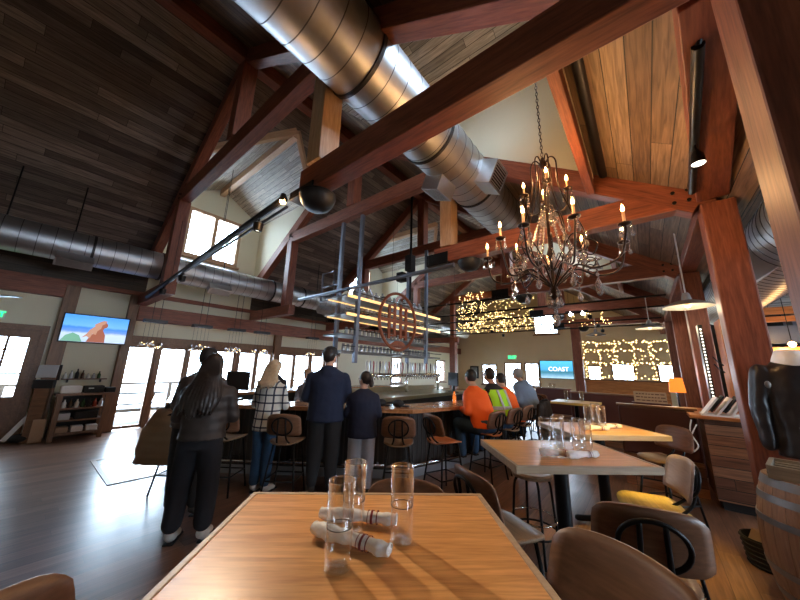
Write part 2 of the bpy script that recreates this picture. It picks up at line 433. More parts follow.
mb.prism([(FWU[0][0], 6.4), (FWU[0][1], 6.4), (FWU[0][0], 7.3)], .2, 'y', YF)
struct('wall_far_gable', mb, M['cream_dark'])
BW = []
wall_y('wall_back', YB-.2, YB, -9.75, XE+.2, 0, 3.1, BW, M['cream'])
struct('wall_back_gable', MB().prism([(-9.75, 3.1), (XE+.2, 3.1), (XE+.2, 3.8), (XR+.3, 3.8), (XRI, 7.4), (-9.75, 4.0)], -.2, 'y', YB), M['cream'])
# --- windows and doors -------------------------------------------------------
WN = [0]
def window(plane, c, a0, a1, z0, z1, nv=1, nh=1, fw=.07, dep=.09, mat=None, mw=.025, name='window', sill=True, glass=True):
    """plane 'x' at x=c spans y; plane 'y' at y=c spans x. frame, muntins, pane"""
    WN[0] += 1
    t = thing('%s_%d' % (name, WN[0]), None, None); t['kind'] = 'structure'
    mat = mat or M['timber_trim']
    def B(mb, u0, u1, w0, w1, d0, d1):
        if plane == 'x': mb.bx(c+d0, c+d1, u0, u1, w0, w1)
        else: mb.bx(u0, u1, c+d0, c+d1, w0, w1)
    s = 1 if plane == 'x' and c < 0 else -1
    d0, d1 = (-dep*.6*s, dep*.5*s)
    mb = MB()
    B(mb, a0, a0+fw, z0, z1, d0, d1); B(mb, a1-fw, a1, z0, z1, d0, d1); B(mb, a0+fw, a1-fw, z1-fw, z1, d0, d1); B(mb, a0+fw, a1-fw, z0, z0+fw, d0, d1)
    mb.build('window_frame', mat, t)
    if nv > 1 or nh > 1:
        mb = MB()
        for i in range(1, nv):
            u = a0+(a1-a0)*i/nv; B(mb, u-mw/2, u+mw/2, z0+fw, z1-fw, -.02, .02)
        for j in range(1, nh):
            w = z0+(z1-z0)*j/nh; B(mb, a0+fw, a1-fw, w-mw/2, w+mw/2, -.018, .018)
        mb.build('muntin', mat, t)
    if glass:
        mb = MB(); B(mb, a0+fw, a1-fw, z0+fw, z1-fw, -.003, .003); mb.build('window_pane', M['pane'], t)
    if sill:
        mb = MB(); B(mb, a0-.06, a1+.06, z0-.05, z0, d0, d1+.06*s); mb.build('window_sill', mat, t)
    return t
# upper dormer window (left)
t = window('x', XW, UW[0], UW[1], UW[2], UW[3], 4, 2, fw=.09, mat=M['timber_light'])
mb = MB().bx(XW-.05, XW+.05, 2.88, 2.98, UW[2]+.09, UW[3]-.09); mb.build('mullion', M['timber_light'], t)
window('x', XW, 8.2, 9.5, 4.5, 5.9, 4, 2, mat=M['timber_light'])
window('x', -.33, 2.0, 3.2, 4.85, 5.85, 3, 2, sill=False)
window('x', -.33, 7.9, 9.6, 4.7, 5.85, 3, 2, sill=False)
for a, b in BAYS:
    window('x', XW-.05, a-.05, b+.05, .02, 1.92, 1, 1, fw=.06, mat=M['trim_z'], sill=False)
for a, b in FARW: window('x', XW, a, b, .8, 2.05, 2, 3)
for i, (a, b, p, q) in enumerate(FW): window('y', YF, a, b, p, q, 2, 3 if p > 0 else 4, sill=p > 0)
window('y', YF, *FWU[0], 3, 4)
for a, b, p, q in RW: window('x', XE, a, b, p, q, 2, 3)
for a, b, p, q in BW: window('y', YB, a, b, p, q, 3, 3)
# upright timber between the folding doors and head casing
for a, b in [(BAYS[i][1]+.03, BAYS[i+1][0]-.03) for i in range(len(BAYS)-1) if i != 5]:
    struct('trim_3', MB().bx(XW-.12, XW+.03, a, b, 0, 2.02), M['trim_z'])
struct('trim_4', MB().bx(XW-.02, XW+.05, 1.56, 8.0, 2.0, 2.14), M['timber_trim'])
struct('trim_5', MB().bx(XW-.1, XW+.03, 1.5, 8.0, 1.92, 2.0), M['timber_trim'])
struct('baseboard_left', MB().bx(XW, XW+.03, .6, 1.35, 0, .16), M['timber_trim'])
# big timbers of the left wall
struct('trim_6', MB().bx(XW-.05, XW+.14, 1.4, 1.58, 0, 3.1), M['trim_z'], bevel=.01)
struct('trim_7', MB().bx(XW-.05, XW+.14, .34, .56, 0, 3.1), M['trim_z'], bevel=.01)
struct('trim_8', MB().bx(XW-.05, XW+.14, 5.16, 5.38, 0, 2.5), M['trim_z'], bevel=.01)
def yb_beam(name, x0, x1, y0, y1, z0, z1, mat=None):
    mb = MB().box((0, 0, 0), (y1-y0, abs(x1-x0), z1-z0))
    o = mb.build(name, mat or M['timber'], bevel=.008, loc=((x0+x1)/2, (y0+y1)/2, (z0+z1)/2), rot=(0, 0, pi/2)); o['kind'] = 'structure'; return o
yb_beam('trim_9', XW-.02, XW+.18, 1.58, YF, 2.5, 2.86)
yb_beam('trim_10', XW-.02, XW+.18, YB, .34, 2.82, 3.1)
yb_beam('trim_11', XW-.02, XW+.1, YB, YF, 3.1, 3.2)
# entrance door left
WN[0] = 0
def wood_door(plane_x, a, b, z1, name='door_1'):
    t = thing(name, None, None); t['kind'] = 'structure'
    fr = MB().bx(plane_x-.1, plane_x+.04, a-.1, a, 0, z1+.1).bx(plane_x-.1, plane_x+.04, b, b+.1, 0, z1+.1).bx(plane_x-.1, plane_x+.04, a, b, z1, z1+.1)
    fr.build('door_frame', M['timber_trim'], t)
    st = .13
    mb = MB().bx(plane_x-.05, plane_x, a, a+st, 0, z1).bx(plane_x-.05, plane_x, b-st, b, 0, z1).bx(plane_x-.05, plane_x, a+st, b-st, z1-.16, z1)
    mb.bx(plane_x-.05, plane_x, a+st, b-st, 0, .82)
    mb.bx(plane_x-.045, plane_x-.01, (a+b)/2-.02, (a+b)/2+.02, .82, z1-.16)
    for z in (1.25, 1.7): mb.bx(plane_x-.045, plane_x-.01, a+st, b-st, z-.015, z+.015)
    mb.build('door_panel', M['timber_trim'], t)
    MB().bx(plane_x-.03, plane_x-.024, a+st, b-st, .82, z1-.16).build('window_pane', M['pane'], t)
    MB().tube([(plane_x+.05, a+.07, .95), (plane_x+.05, a+.07, 1.15)], .012).tube([(plane_x, a+.07, .96), (plane_x+.05, a+.07, .96)], .008).tube([(plane_x, a+.07, 1.14), (plane_x+.05, a+.07, 1.14)], .008).build('door_handle', M['black_metal'], t)
    return t
wood_door(XW, DOORY[0]+.02, DOORY[1]-.02, 2.1)
# outside: pale snow-covered ground and deck beyond the doors
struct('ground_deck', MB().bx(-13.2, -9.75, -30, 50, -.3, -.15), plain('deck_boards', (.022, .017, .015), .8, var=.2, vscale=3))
struct('ground_outside', MB().bx(-60, -13.2, -30, 50, -.32, -.2), plain('snow', (.75, .78, .83), .9, var=.08, vscale=.5))
struct('ground_beyond', MB().bx(-9.75, 60, YF+.2, 60, -.3, -.15), M['cream'])
# ================================================================== TRUSSES
def beam(name, a, b, w, h, parent, mat=None, bevel=.008, up=(0, 0, 1)):
    """timber from a to b; its own local x runs along the grain"""
    a = Vector(a); b = Vector(b); d = b-a; L = d.length; d.normalize()
    upv = Vector(up)
    if abs(d.dot(upv)) > .98: upv = Vector((0, 1, 0))
    y = upv.cross(d).normalized(); z = d.cross(y)
    R = Matrix((d, y, z)).transposed().to_4x4(); R.translation = (a+b)/2
    o = MB().box((0, 0, 0), (L, w, h)).build(name, mat or M['timber'], None, bevel=bevel)
    if parent is not None: o.parent = parent
    o.matrix_local = R
    return o
TL = ['nearest timber roof truss, its big red beam crossing overhead in front of the duct',
      'timber roof truss just behind the candle chandelier, pegged to the red post',
      'timber roof truss behind the bar shelving, third from the camera',
      'dark timber roof truss above the orange customers, second from the far gable',
      'farthest timber roof truss, the one hung with fairy lights']
XP = -7.5; XK = -2.43
for i, y in enumerate(T):
    t = thing('timber_truss', TL[i], 'roof truss', (0, y, 0), 0, 'hammer beam roof trusses')
    zc0, zc1 = 4.95, 5.25
    # left: hammer beam out of the wall, post, collar
    beam('hammer_beam', (XW+.15, 0, 2.99), (XP+.3, 0, 2.99), .18, .26, t)
    beam('post', (XP, 0, 3.12), (XP, 0, zc0+.02), .22, .22, t)
    beam('collar_beam', (XP-.12, 0, 5.1), (XK+.2, 0, 5.1), .18, .3, t)
    # rafters under both roof slopes
    off = .17
    beam('rafter', (XW+.1, 0, zl(XW+.1)-off), (XRI+.05, 0, zl(XRI+.05)-off), .18, .26, t)
    beam('rafter', (XR, 0, zr(XR)-off+.05), (XRI-.05, 0, zr(XRI-.05)-off), .181, .26, t, M['timber'] if i else M['timber'])
    beam('king_post', (XRI, 0, 5.25), (XRI, 0, ZR-.32), .24, .24, t)
    # right: long hammer beam, queen post, steel shoe
    beam('hammer_beam', (-2.68, 0, 3.46), (XR+.12, 0, 3.46), .18, .28, t)
    beam('queen_post', (XK, 0, 3.6), (XK, 0, zr(XK)-.3), .22, .24, t, M['timber_light'] if i < 2 else M['timber'])
    hz = 3.38 if i == 0 else 3.5
    MB().bx(-2.82, -2.4, -.11, .11, 3.29, 3.325).bx(-2.82, -2.78, -.11, .11, 3.325, hz).bx(-2.78, -2.4, -.11, -.092, 3.325, hz).bx(-2.78, -2.4, .092, .11, 3.325, hz).build('steel_shoe', M['black_metal'], t, bevel=.006)
    for (x, z) in ((XR-.2, 3.52), (XR-.08, 3.52), (XR-.2, 3.4), (XR-.08, 3.4), (XP-.05, 5.05), (XP-.05, 5.15), (XP+.06, 5.1)):
        if i < 3: MB().lathe([(0, 0), (.02, 0), (.02, .014), (0, .014)], 8, (x, -.09, z), Matrix.Rotation(pi/2, 3, 'X')).build('peg', M['black_metal'], t)
# upright timbers carrying the trusses on the right, each its own post
PL = ['massive timber post at the upper right corner, its broad dark face nearest the camera',
      'tall red timber post beside the wine barrel',
      'timber post of the third truss behind the host stand',
      'timber post beyond the booths by the marquee lights',
      'timber post at the right end of the orange panelled divider']
for i, y in enumerate(T):
    xl = .425 if i == 0 else (.64 if i == 1 else XR)
    yy = y-.05 if i == 0 else y
    t = thing('timber_post', PL[i], 'post', (xl+.125, yy, 0), 0, 'timber posts on the right')
    w = .26 if i else .3
    if i == 0: beam('shaft', (.105, -.01, .02), (.105, -.01, 3.31), .46, .25, t, bevel=.012)
    else: beam('shaft', (0, 0, .02), (0, 0, 3.31), w, .25, t, bevel=.015)
    MB().bx(-.15, .36 if i == 0 else .15, -.2, .15, 0, .02).build('base_plate', M['black_metal'], t)
# free-standing posts on the left line (far end of bar) and under truss five
for (x, y, top, lab) in ((XP, T[4], 2.9, 'slim timber post rising behind the far end of the bar'),
                         (-2.05, T[4], 3.32, 'timber post right of the wall television, edge of the orange divider'),
                         ):
    t = thing('timber_post', lab, 'post', (x, y, 0), 0, 'timber posts at the far end')
    beam('shaft', (0, 0, 0), (0, 0, top), .3, .28, t, bevel=.015)
    MB().bx(-.17, .17, -.17, .17, 0, .05).build('base_plate', M['black_metal'], t)
# long timbers along the building
def long_beam(name, x, z, w, h, y0, y1, lab, mat=None):
    o = beam(name, (x, y0, z), (x, y1, z), w, h, None, mat); tag(o, lab, 'beam'); return o
long_beam('ridge_beam', XRI, ZR-.16, .2, .32, YB+.02, YF-.02, 'dark ridge beam running along the peak of the roof')
tag(beam('plate_beam', (.775, 4.32, 3.49), (.775, YF-.02, 3.49), .24, .32, None), 'plate beam along the tops of the farther right posts', 'beam')
tag(beam('plate_beam', (.735, 4.16, 3.48), (.45, 1.74, 3.48), .24, .3, None), 'broad orange-brown timber overhead between the corner post and the barrel post', 'beam')
long_beam('dormer_header', -.3, zr(-.3)-.16, .09, .3, T[0]+.1, T[1]-.1, 'orange header timber along the foot of the pale dormer wall')
long_beam('dormer_header', -.3, zr(-.3)-.16, .09, .3, T[2]+.1, T[3]-.1, 'dark header timber of the farther right dormer')
for (a, b), n in zip(DL, ('nearer', 'farther')):
    yc = (a+b)/2; zp = 6.02+.57*(b-a)/2-.12
    o = beam('dormer_ridge', (XW+.02, yc, zp), (-5.55, yc, zp), .14, .22, None, M['timber_light']); tag(o, 'pale ridge timber of the %s left dormer, over its window' % n, 'beam')
    # valley timbers
    xe_ = XW+(6.02-4.05)/.677
    for k, y in enumerate((a, b)):
        o = beam('valley_timber', (xe_, y, 6.02-.1), (-5.5, yc, zp+.02), .1, .16, None, M['timber_light'])
        tag(o, 'pale valley timber on the %s side of the %s left dormer' % (('camera', 'far')[k], n), 'beam')
M['table'] = wood('table_top', (.56, .23, .06), (.93, .5, .185), rough=.3, axis='x', scale=1.3, bump=.05)
M['table_edge'] = wood('table_edge', (.4, .27, .17), (.55, .4, .26), rough=.4, axis='x')
M['ply'] = wood('plywood_brown', (.16, .075, .04), (.27, .13, .07), rough=.4, axis='x', scale=1.2, bump=.05)
M['ply_seat'] = wood('plywood_seat', (.2, .12, .07), (.34, .21, .12), rough=.35, axis='x', scale=1.2, bump=.05)
M['ply_grey'] = wood('plywood_worn', (.25, .17, .14), (.38, .27, .22), rough=.4, axis='x', scale=1.2, bump=.05)
M['ply_lit_yellow'] = wood('plywood_lit_yellow', (.6, .4, .08), (.85, .6, .16), rough=.35, axis='x', scale=1.2, bump=.05)  # plywood with warm yellow lamp light painted into its colour
M['seat_orange'] = wood('plywood_orange', (.42, .13, .05), (.6, .22, .08), rough=.35, axis='x', scale=1.2, bump=.05)
M['bartop'] = wood('bar_top', (.32, .13, .05), (.55, .26, .11), rough=.22, axis='x', scale=.7, bump=.03)
M['bar_front'] = plain('bar_front_boards', (.025, .02, .018), .5, var=.3)
M['leather'] = plain('booth_leather', (.07, .02, .016), .5, bump=.3, bscale=90)
M['barrel'] = wood('barrel_staves', (.2, .1, .055), (.38, .21, .12), rough=.6, axis='z', scale=1.0)
M['barrel_hoop'] = plain('barrel_hoop', (.22, .21, .21), .5, .7, var=.25, vscale=20)
M['linen'] = plain('white_linen', (.93, .92, .91), .9, bump=.5, bscale=40, var=.05)
M['linen_stripe'] = plain('maroon_stripe', (.22, .03, .03), .9)
M['skin'] = plain('skin', (.62, .36, .26), .5)
M['emis_bulb'] = plain('bulb', (1, .6, .25), .5, emis=(1, .5, .16), estr=30)
M['candle'] = plain('candle_sleeve', (.75, .5, .3), .6, emis=(1, .35, .08), estr=.25)
M['bronze'] = plain('bronze_iron', (.04, .02, .013), .4, .6)
M['crystal'] = plain('crystal', (.9, .8, .75), .05, spec=1.0); M['crystal'].node_tree.nodes['Principled BSDF'].inputs['Transmission Weight'].default_value = .72; M['crystal'].node_tree.nodes['Principled BSDF'].inputs['IOR'].default_value = 1.7
M['smallglass'] = plain('bar_glass', (.75, .76, .76), .1, spec=.9); M['smallglass'].node_tree.nodes['Principled BSDF'].inputs['Transmission Weight'].default_value = .6
M['fairy'] = plain('fairy_bulb', (1, .8, .4), .5, emis=(1, .68, .26), estr=9)
M['led'] = plain('led_strip', (1, .8, .4), .5, emis=(1, .58, .2), estr=.9)
M['led_white'] = plain('white_lamp', (1, 1, 1), .5, emis=(.9, .95, 1), estr=25)
M['rust'] = plain('rust_iron', (.32, .1, .05), .6, .4, var=.3, vscale=20)
M['pewter'] = plain('brushed_counter', (.45, .42, .3), .3, .9)
M['paper'] = plain('paper', (.8, .79, .76), .7)
M['cardboard'] = plain('tan_board', (.42, .28, .18), .7, var=.1)
M['green'] = plain('exit_green', (0, .8, .2), .5, emis=(.02, 1, .25), estr=2.2)
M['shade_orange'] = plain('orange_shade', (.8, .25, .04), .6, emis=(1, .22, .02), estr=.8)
M['bottle_brown'] = plain('brown_glass', (.05, .02, .01), .1)
M['bottle_green'] = plain('green_glass', (.03, .08, .03), .1)
M['bottle_white'] = plain('white_ceramic', (.7, .69, .66), .3)
M['bottle_red'] = plain('red_glass', (.35, .04, .02), .2)
M['enamel'] = plain('grey_enamel', (.25, .24, .23), .45, .3)
M['tan'] = plain('tan_leather', (.3, .16, .08), .6)
# ================================================================== DUCTS
def duct(name, label, x, z, r, y0, y1, step=.2, cap=True):
    t = thing(name, label, 'air duct', (x, y0, z)); L = y1-y0
    prof = [(0, 0), (r, 0), (r, L), (0, L)]
    R = Matrix.Rotation(-pi/2, 3, 'X')
    MB().lathe(prof, 40, rot=R).build('duct_body', M['duct'], t, smooth='auto')
    s = MB(); n = int(L/step)
    for k in range(1, n):
        s.lathe([(r-.002, k*step-.007), (r+.006, k*step), (r-.002, k*step+.007)], 40, rot=R)
    s.build('seam', M['duct_seam'], t, smooth=True)
    return t
def band(t, r, y):
    R = Matrix.Rotation(-pi/2, 3, 'X')
    MB().lathe([(r-.001, y-.02), (r+.018, y-.02), (r+.018, y+.02), (r-.001, y+.02)], 40, rot=R).build('clamp_band', M['dark_steel'], t, smooth='auto')
def vent(t, r, y, ang, w=.34, h=.26, d=.12, mat=None):
    """grille box on the duct, pointing away at angle ang (deg, in the xz plane)"""
    a = radians(ang); n = Vector((cos(a), 0, sin(a))); u = Vector((0, 1, 0)); v = n.cross(u)
    R = Matrix((u, v, n)).transposed(); c = Vector((0, y, 0))+n*(r+d*.35)
    o = MB().box(c, (w, h, d+.1), R).build('air_grille', mat or M['duct'], t, bevel=.004)
    f = c+n*(d/2+.055)
    mb = MB(); 
    for s in (-1, 1):
        mb.box(f+u*s*(w/2-.015), (.03, h, .014), R); mb.box(f+v*s*(h/2-.015), (w-.06, .03, .014), R)
    for k in range(7): mb.box(f+v*((k-3)*(h-.07)/7), (w-.06, .012, .012), R)
    mb.build('louvre', M['duct'], o)
    MB().box(f-n*.006, (w-.05, h-.05, .006), R).build('opening', M['black'], o)
d1 = duct('round_duct', 'huge galvanised spiral duct running overhead towards the chandelier', -1.94, 4.62, .38, -4.3, 6.1, .21)
for y in (5.9, 7.2, 8.6): band(d1, .38, y)
vent(d1, .38, 8.3, -24, .42, .36, .18); vent(d1, .38, 7.75, -112, .4, .3, .16)
d2 = duct('round_duct', 'long galvanised duct along the left wall below the upper window', -8.3, 3.64, .3, -4.4, 16.5, .2)
for y in (4.9, 6.0, 8.6, 9.6): band(d2, .3, y)
vent(d2, .3, 4.7, -55, .5, .2); vent(d2, .3, 7.2, -55, .5, .2); vent(d2, .3, 10.4, -55, .5, .2)
for y in (.22, -.6, 2.9, 5.8):
    o = MB().tube([(-8.3, y, 3.94), (-8.3, y, zl(-8.3)+.02)], .012).build('hanger_rod', M['black_metal'])
    tag(o, {.22: 'long thin rod holding up the left duct, near the corner post', -.6: 'thin rod holding up the left duct above the entrance door', 2.9: 'thin rod over the left duct before the upper window', 5.8: 'thin rod over the left duct beyond the upper window'}[y], 'hanger rod', 'rods carrying the left duct')
d3 = duct('round_duct', 'bright spiral duct in the right aisle, seen between the two right posts', 1.42, 3.02, .4, 2.4, 9.5, .14)
band(d3, .4, .9); vent(d3, .4, 2.6, 215, .42, .3, .2)
# ================================================================== TABLES
HT = .97
E1 = Vector((.746, .666, 0)); E2 = Vector((.666, -.746, 0)); RZ1 = atan2(.666, .746)
def table(label, c, w, d, leg=True):
    t = thing('high_table', label, 'table', (c[0], c[1], 0), RZ1, 'high dining tables')
    top = MB().box((0, 0, HT-.022), (w, d, .036)).build('table_top', M['table'], t, bevel=.004)
    mb = MB(); th = .022
    mb.bx(-w/2-th, w/2+th, -d/2-th, -d/2, HT-.05, HT-.002).bx(-w/2-th, w/2+th, d/2, d/2+th, HT-.05, HT-.002)
    mb.bx(-w/2-th, -w/2, -d/2, d/2, HT-.05, HT-.002).bx(w/2, w/2+th, -d/2, d/2, HT-.05, HT-.002)
    mb.build('edge_band', M['table_edge'], t, bevel=.003)
    MB().lathe([(.055, .06), (.052, .3), (.05, HT-.07)], 16).build('column', M['black_metal'], t, smooth=True)
    MB().bx(-.3, .3, -.04, .04, HT-.075, HT-.05).bx(-.04, .04, -.26, .26, HT-.074, HT-.05).build('top_bracket', M['black_metal'], t)
    for k in range(4):
        a = k*pi/2+pi/4
        MB().tube(curve3([(cos(a)*.05, sin(a)*.05, .14), (cos(a)*.14, sin(a)*.14, .07), (cos(a)*.3, sin(a)*.3, .03)], 5), [.04]*5+[.03]*5+[.022], 8).build('foot', M['black_metal'], t, smooth=True)
    return t
def tcen(back_left, w, d):  # from the back-left corner
    return Vector((back_left[0], back_left[1], 0))+E1*w/2+E2*d/2
T1c = tcen((-1.47, .80), 1.03, 1.0)
t1 = table('honey oak table top filling the bottom of the view, napkin rolls and glasses on it', T1c, 1.03, 1.0)
T2c = Vector((-.59, 2.67, 0)); t2 = table('oak high table right of the middle, with a cluster of tall glasses', T2c, .93, .67)
T3c = Vector((-.49, 4.05, 0)); t3 = table('oak high table just behind the middle one, its end glowing yellow', T3c, .93, .67)
# ================================================================== CHAIRS
SZ = .66
def chair_proto(mat_b, mat_s):
    t = thing('bar_chair', 'x', 'chair', (0, 0, 0))
    # seat: curved plywood, rounded trapezoid
    def seat(u, v):
        x = (u-.5)*2; y = (v-.5)*2
        wx = .2*(1-.08*(1-y)/2); r = (abs(x)**4+abs(y)**4)**.25
        k = 1.0 if r < 1e-6 else max(abs(x), abs(y))/r
        return Vector((x*wx*k, y*.2*k, SZ-.02*(1-x*x)*(1-.3*y)+(-.03*max(0, y-.6))))
    MB().grid(seat, 10, 10).build('seat', mat_s, t, smooth=True, solid=.018)
    def back(u, v):
        x = (u-.5)*2; z = (v-.5)*2
        r = (abs(x)**7+abs(z)**7)**(1/7); k = 1.0 if r < 1e-6 else max(abs(x), abs(z))/r
        return Vector((x*.215*k*(1-.04*z), -.225+.045*x*x-.03*z, .86+z*.12*k+(.022*(1-x*x) if z > 0 else 0)*z))
    MB().grid(back, 12, 8).build('backrest', mat_b, t, smooth=True, solid=.016)
    for sx in (-1, 1):
        for sy in (-1, 1):
            MB().tube([(sx*.13, sy*.13, SZ-.035), (sx*.205, sy*.205, 0)], .012, 8).build('leg', M['black_metal'], t, smooth=True)
    q = .192
    mb = MB()
    for z, k in ((.22, .181), (.40, .158)):
        mb.tube([(-k, -k, z), (k, -k, z), (k, k, z), (-k, k, z)], .009, 8, closed=True) if z == .22 else mb.tube([(-k, -k, z), (k, k, z)], .007, 8)
    mb.build('footrest', M['black_metal'], t, smooth=True)
    # oval loop behind the backrest and its two stays
    pts = []
    for k in range(28):
        a = 2*pi*k/28; pts.append((.125*cos(a)*1.0, -.252-.03*sin(a), .855+.105*sin(a)))
    mb = MB().tube(pts, .011, 8, closed=True)
    for sx in (-1, 1): mb.tube(curve3([(sx*.045, -.28, .955), (sx*.05, -.255, .8), (sx*.06, -.22, .7), (sx*.09, -.12, SZ-.04)], 5), .011, 8)
    mb.build('back_frame', M['black_metal'], t, smooth=True)
    for sy in (-1, 1): MB().tube([(-.14, sy*.12, SZ-.04), (.14, sy*.12, SZ-.04)], .011, 8).build('seat_rail', M['black_metal'], t, smooth=True)
    return t
used = {}
def chair(kind, loc, face, label, group='bar chairs', sc=.97):
    mats = {'brown': (M['ply'], M['ply_seat']), 'grey': (M['ply_grey'], M['ply_lit_yellow']), 'orange': (M['ply'], M['seat_orange'])}[kind]
    rz = atan2(-face[0], face[1])
    if kind not in used:
        o = used[kind] = chair_proto(*mats); o.location = (loc[0], loc[1], 0); o.rotation_euler = (0, 0, rz)
    else: o = dup(used[kind], (loc[0], loc[1], 0), rz)
    o['label'] = label; o['group'] = group; o.scale = (sc, sc, sc); return o
GD = 'chairs around the dining tables'
chair('brown', (-.79, 2.0), (.5, .87), 'bar chair with black oval back loop, between front and middle tables', GD)
chair('brown', (-.13, 2.05), (-.25, .97), 'bar chair at the middle table, dark oval loop on its back', GD, .99)
chair('brown', (-.23, 1.05), (-.42, -.9), 'smooth-backed bar chair at the bottom right, beside the front table', GD, 1.03)
chair('grey', (-.09, 3.06), (-.96, -.28), 'greyish bar chair with warm yellow light painted on its seat, right of the middle table', GD)
chair('brown', (-.94, 1.22), (.55, -.84), 'bar chair tucked behind the far edge of the front table', GD)
chair('brown', (-1.12, .17), (.81, .58), 'bar chair at the bottom left corner, only its back corner showing', GD)
chair('brown', (.02, 4.75), (-.66, -.75), 'bar chair on the far side of the yellow-lit table', GD)
# backless round stool under the middle table
t = thing('round_stool', 'backless black round stool tucked under the middle table', 'stool', (-.93, 3.1, 0))
MB().lathe([(0, .67), (.16, .67), (.175, .655), (.17, .63), (0, .63)], 24).build('seat', M['ply_seat'], t, smooth='auto')
for k in range(4):
    a = k*pi/2+.6
    MB().tube(curve3([(cos(a)*.1, sin(a)*.1, .63), (cos(a)*.15, sin(a)*.15, .58), (cos(a)*.17, sin(a)*.17, .4), (cos(a)*.2, sin(a)*.2, 0)], 5), .011, 8).build('leg', M['black_metal'], t, smooth=True)
for z, r in ((.2, .19), (.3, .18)):
    MB().tube([(r*cos(2*pi*k/24), r*sin(2*pi*k/24), z) for k in range(24)], .009, 6, closed=True).build('foot_ring', M['chrome'] if z > .25 else M['black_metal'], t, smooth=True)
# ================================================================== GLASSES AND NAPKINS
def glass_proto(h=.235, r=.041):
    t = thing('tall_glass', 'x', 'glass')
    MB().lathe([(0, .018), (r*.86, .02), (r*.9, .05), (r*.97, h), (r, h), (r*.95, .05), (r*.92, .004), (0, .002)], 28).build('cup', M['glass'], t, smooth=True)
    MB().lathe([(r*.93, .001), (r*.86, .006), (r*.4, .012), (0, .014)], 28).build('base', plain('glass_base', (.75, .77, .76), .08, spec=.8) if 'gb' not in M else M['gb'], t, smooth=True)
    MB().tube([(r*.985*cos(2*pi*k/28), r*.985*sin(2*pi*k/28), h) for k in range(28)], .0013, 5, closed=True).build('rim', M['chrome'], t, smooth=True)
    MB().tube([(r*.945*cos(2*pi*k/28), r*.945*sin(2*pi*k/28), h*.47) for k in range(28)], .0011, 5, closed=True).build('ring_mark', M['dark_steel'], t, smooth=True)
    return t
M['gb'] = thin_glass('glass_foot', (.78, .8, .78), 1.0, .05)
g0 = glass_proto(); g0.location = (-.78, .70, HT); g0['label'] = 'nearest tall clear glass, in front of the napkin rolls'; g0['group'] = 'tall glasses on the front table'
for loc, lab in (((-.73, .94), 'tall clear glass right of the napkin rolls'), ((-.885, .855), 'tall clear glass standing behind the napkin rolls')):
    g = dup(g0, (*loc, HT), .4, lab); g['group'] = 'tall glasses on the front table'
G2 = [(-.66, 2.60), (-.60, 2.72), (-.52, 2.62), (-.46, 2.76), (-.62, 2.86), (-.41, 2.70)]
for k, (x, y) in enumerate(G2):
    g = dup(g0, (x, y, HT), .2*k, 'tall clear glass in the cluster on the middle table'); g['group'] = 'tall glasses on the middle table'
for k, (x, y) in enumerate([(-.56, 3.98), (-.50, 4.1), (-.44, 4.0), (-.52, 4.22)]):
    g = dup(g0, (x, y, HT), .2*k, 'tall clear glass on the far yellow-lit table'); g['group'] = 'tall glasses on the far table'
def napkin_proto():
    t = thing('napkin_roll', 'x', 'napkin')
    mb = MB(); n = 22; rings = 26; L = .30
    rnd = random.Random(3)
    prev = None; vs = []
    for i in range(rings+1):
        f = i/rings; x = (f-.5)*L
        r = .030+.004*sin(f*7)+.0022*sin(f*31)+.0015*sin(f*67)
        if f < .04 or f > .96: r *= .82
        row = []
        for k in range(n):
            a = 2*pi*k/n; rr = r*(1+.09*sin(3*a+f*9)+.05*sin(5*a-f*21)+.03*sin(9*a+f*40))
            row.append(mb.bm.verts.new((x, cos(a)*rr, .030+sin(a)*rr*.86)))
        vs.append(row)
    for a, b in zip(vs, vs[1:]):
        for k in range(n): mb.bm.faces.new((a[k], a[(k+1) % n], b[(k+1) % n], b[k]))
    mb.build('cloth', M['linen'], t, smooth=True)
    # spiral ends of the roll
    for s in (-1, 1):
        pts = []
        for k in range(30):
            a = k*.55; rr = .027*(1-k/34); pts.append((s*L*.49, cos(a)*rr, .030+sin(a)*rr*.86))
        MB().tube(pts, .0042, 5).build('rolled_end', M['linen'], t, smooth=True)
    for x0, w in ((.055, .009), (.075, .004), (.04, .003)):
        MB().lathe([(.0334, -w/2), (.0336, 0), (.0334, w/2)], 22, (x0, 0, .030), Matrix.Rotation(pi/2, 3, 'Y'), (.88, 1)).build('stripe', M['linen_stripe'], t, smooth=True)
    return t
n0 = napkin_proto(); n0.location = (-.84, .80, HT); n0.rotation_euler = (0, 0, radians(14)); n0.scale = (1, .82, .74)
n0['label'] = 'rolled white napkin in front, its open end towards the right'; n0['group'] = 'napkin rolls on the front table'
n1 = dup(n0, (-.93, .925, HT), radians(32), 'rolled white napkin behind, maroon stripes near its right end', (1, .82, .74)); n1['group'] = 'napkin rolls on the front table'
for k, (x, y, a) in enumerate([(-.56, 2.5, .5), (-.42, 2.58, .9), (-.48, 3.88, .6), (-.38, 4.12, .8)]):
    n = dup(n0, (x, y, HT), a, ['napkin roll among the glasses on the middle table', 'napkin roll at the right of the middle table glasses', 'napkin roll in front of the glasses on the far table', 'napkin roll beside the glasses on the far table'][k], .8); n['group'] = 'napkin rolls on the other tables'
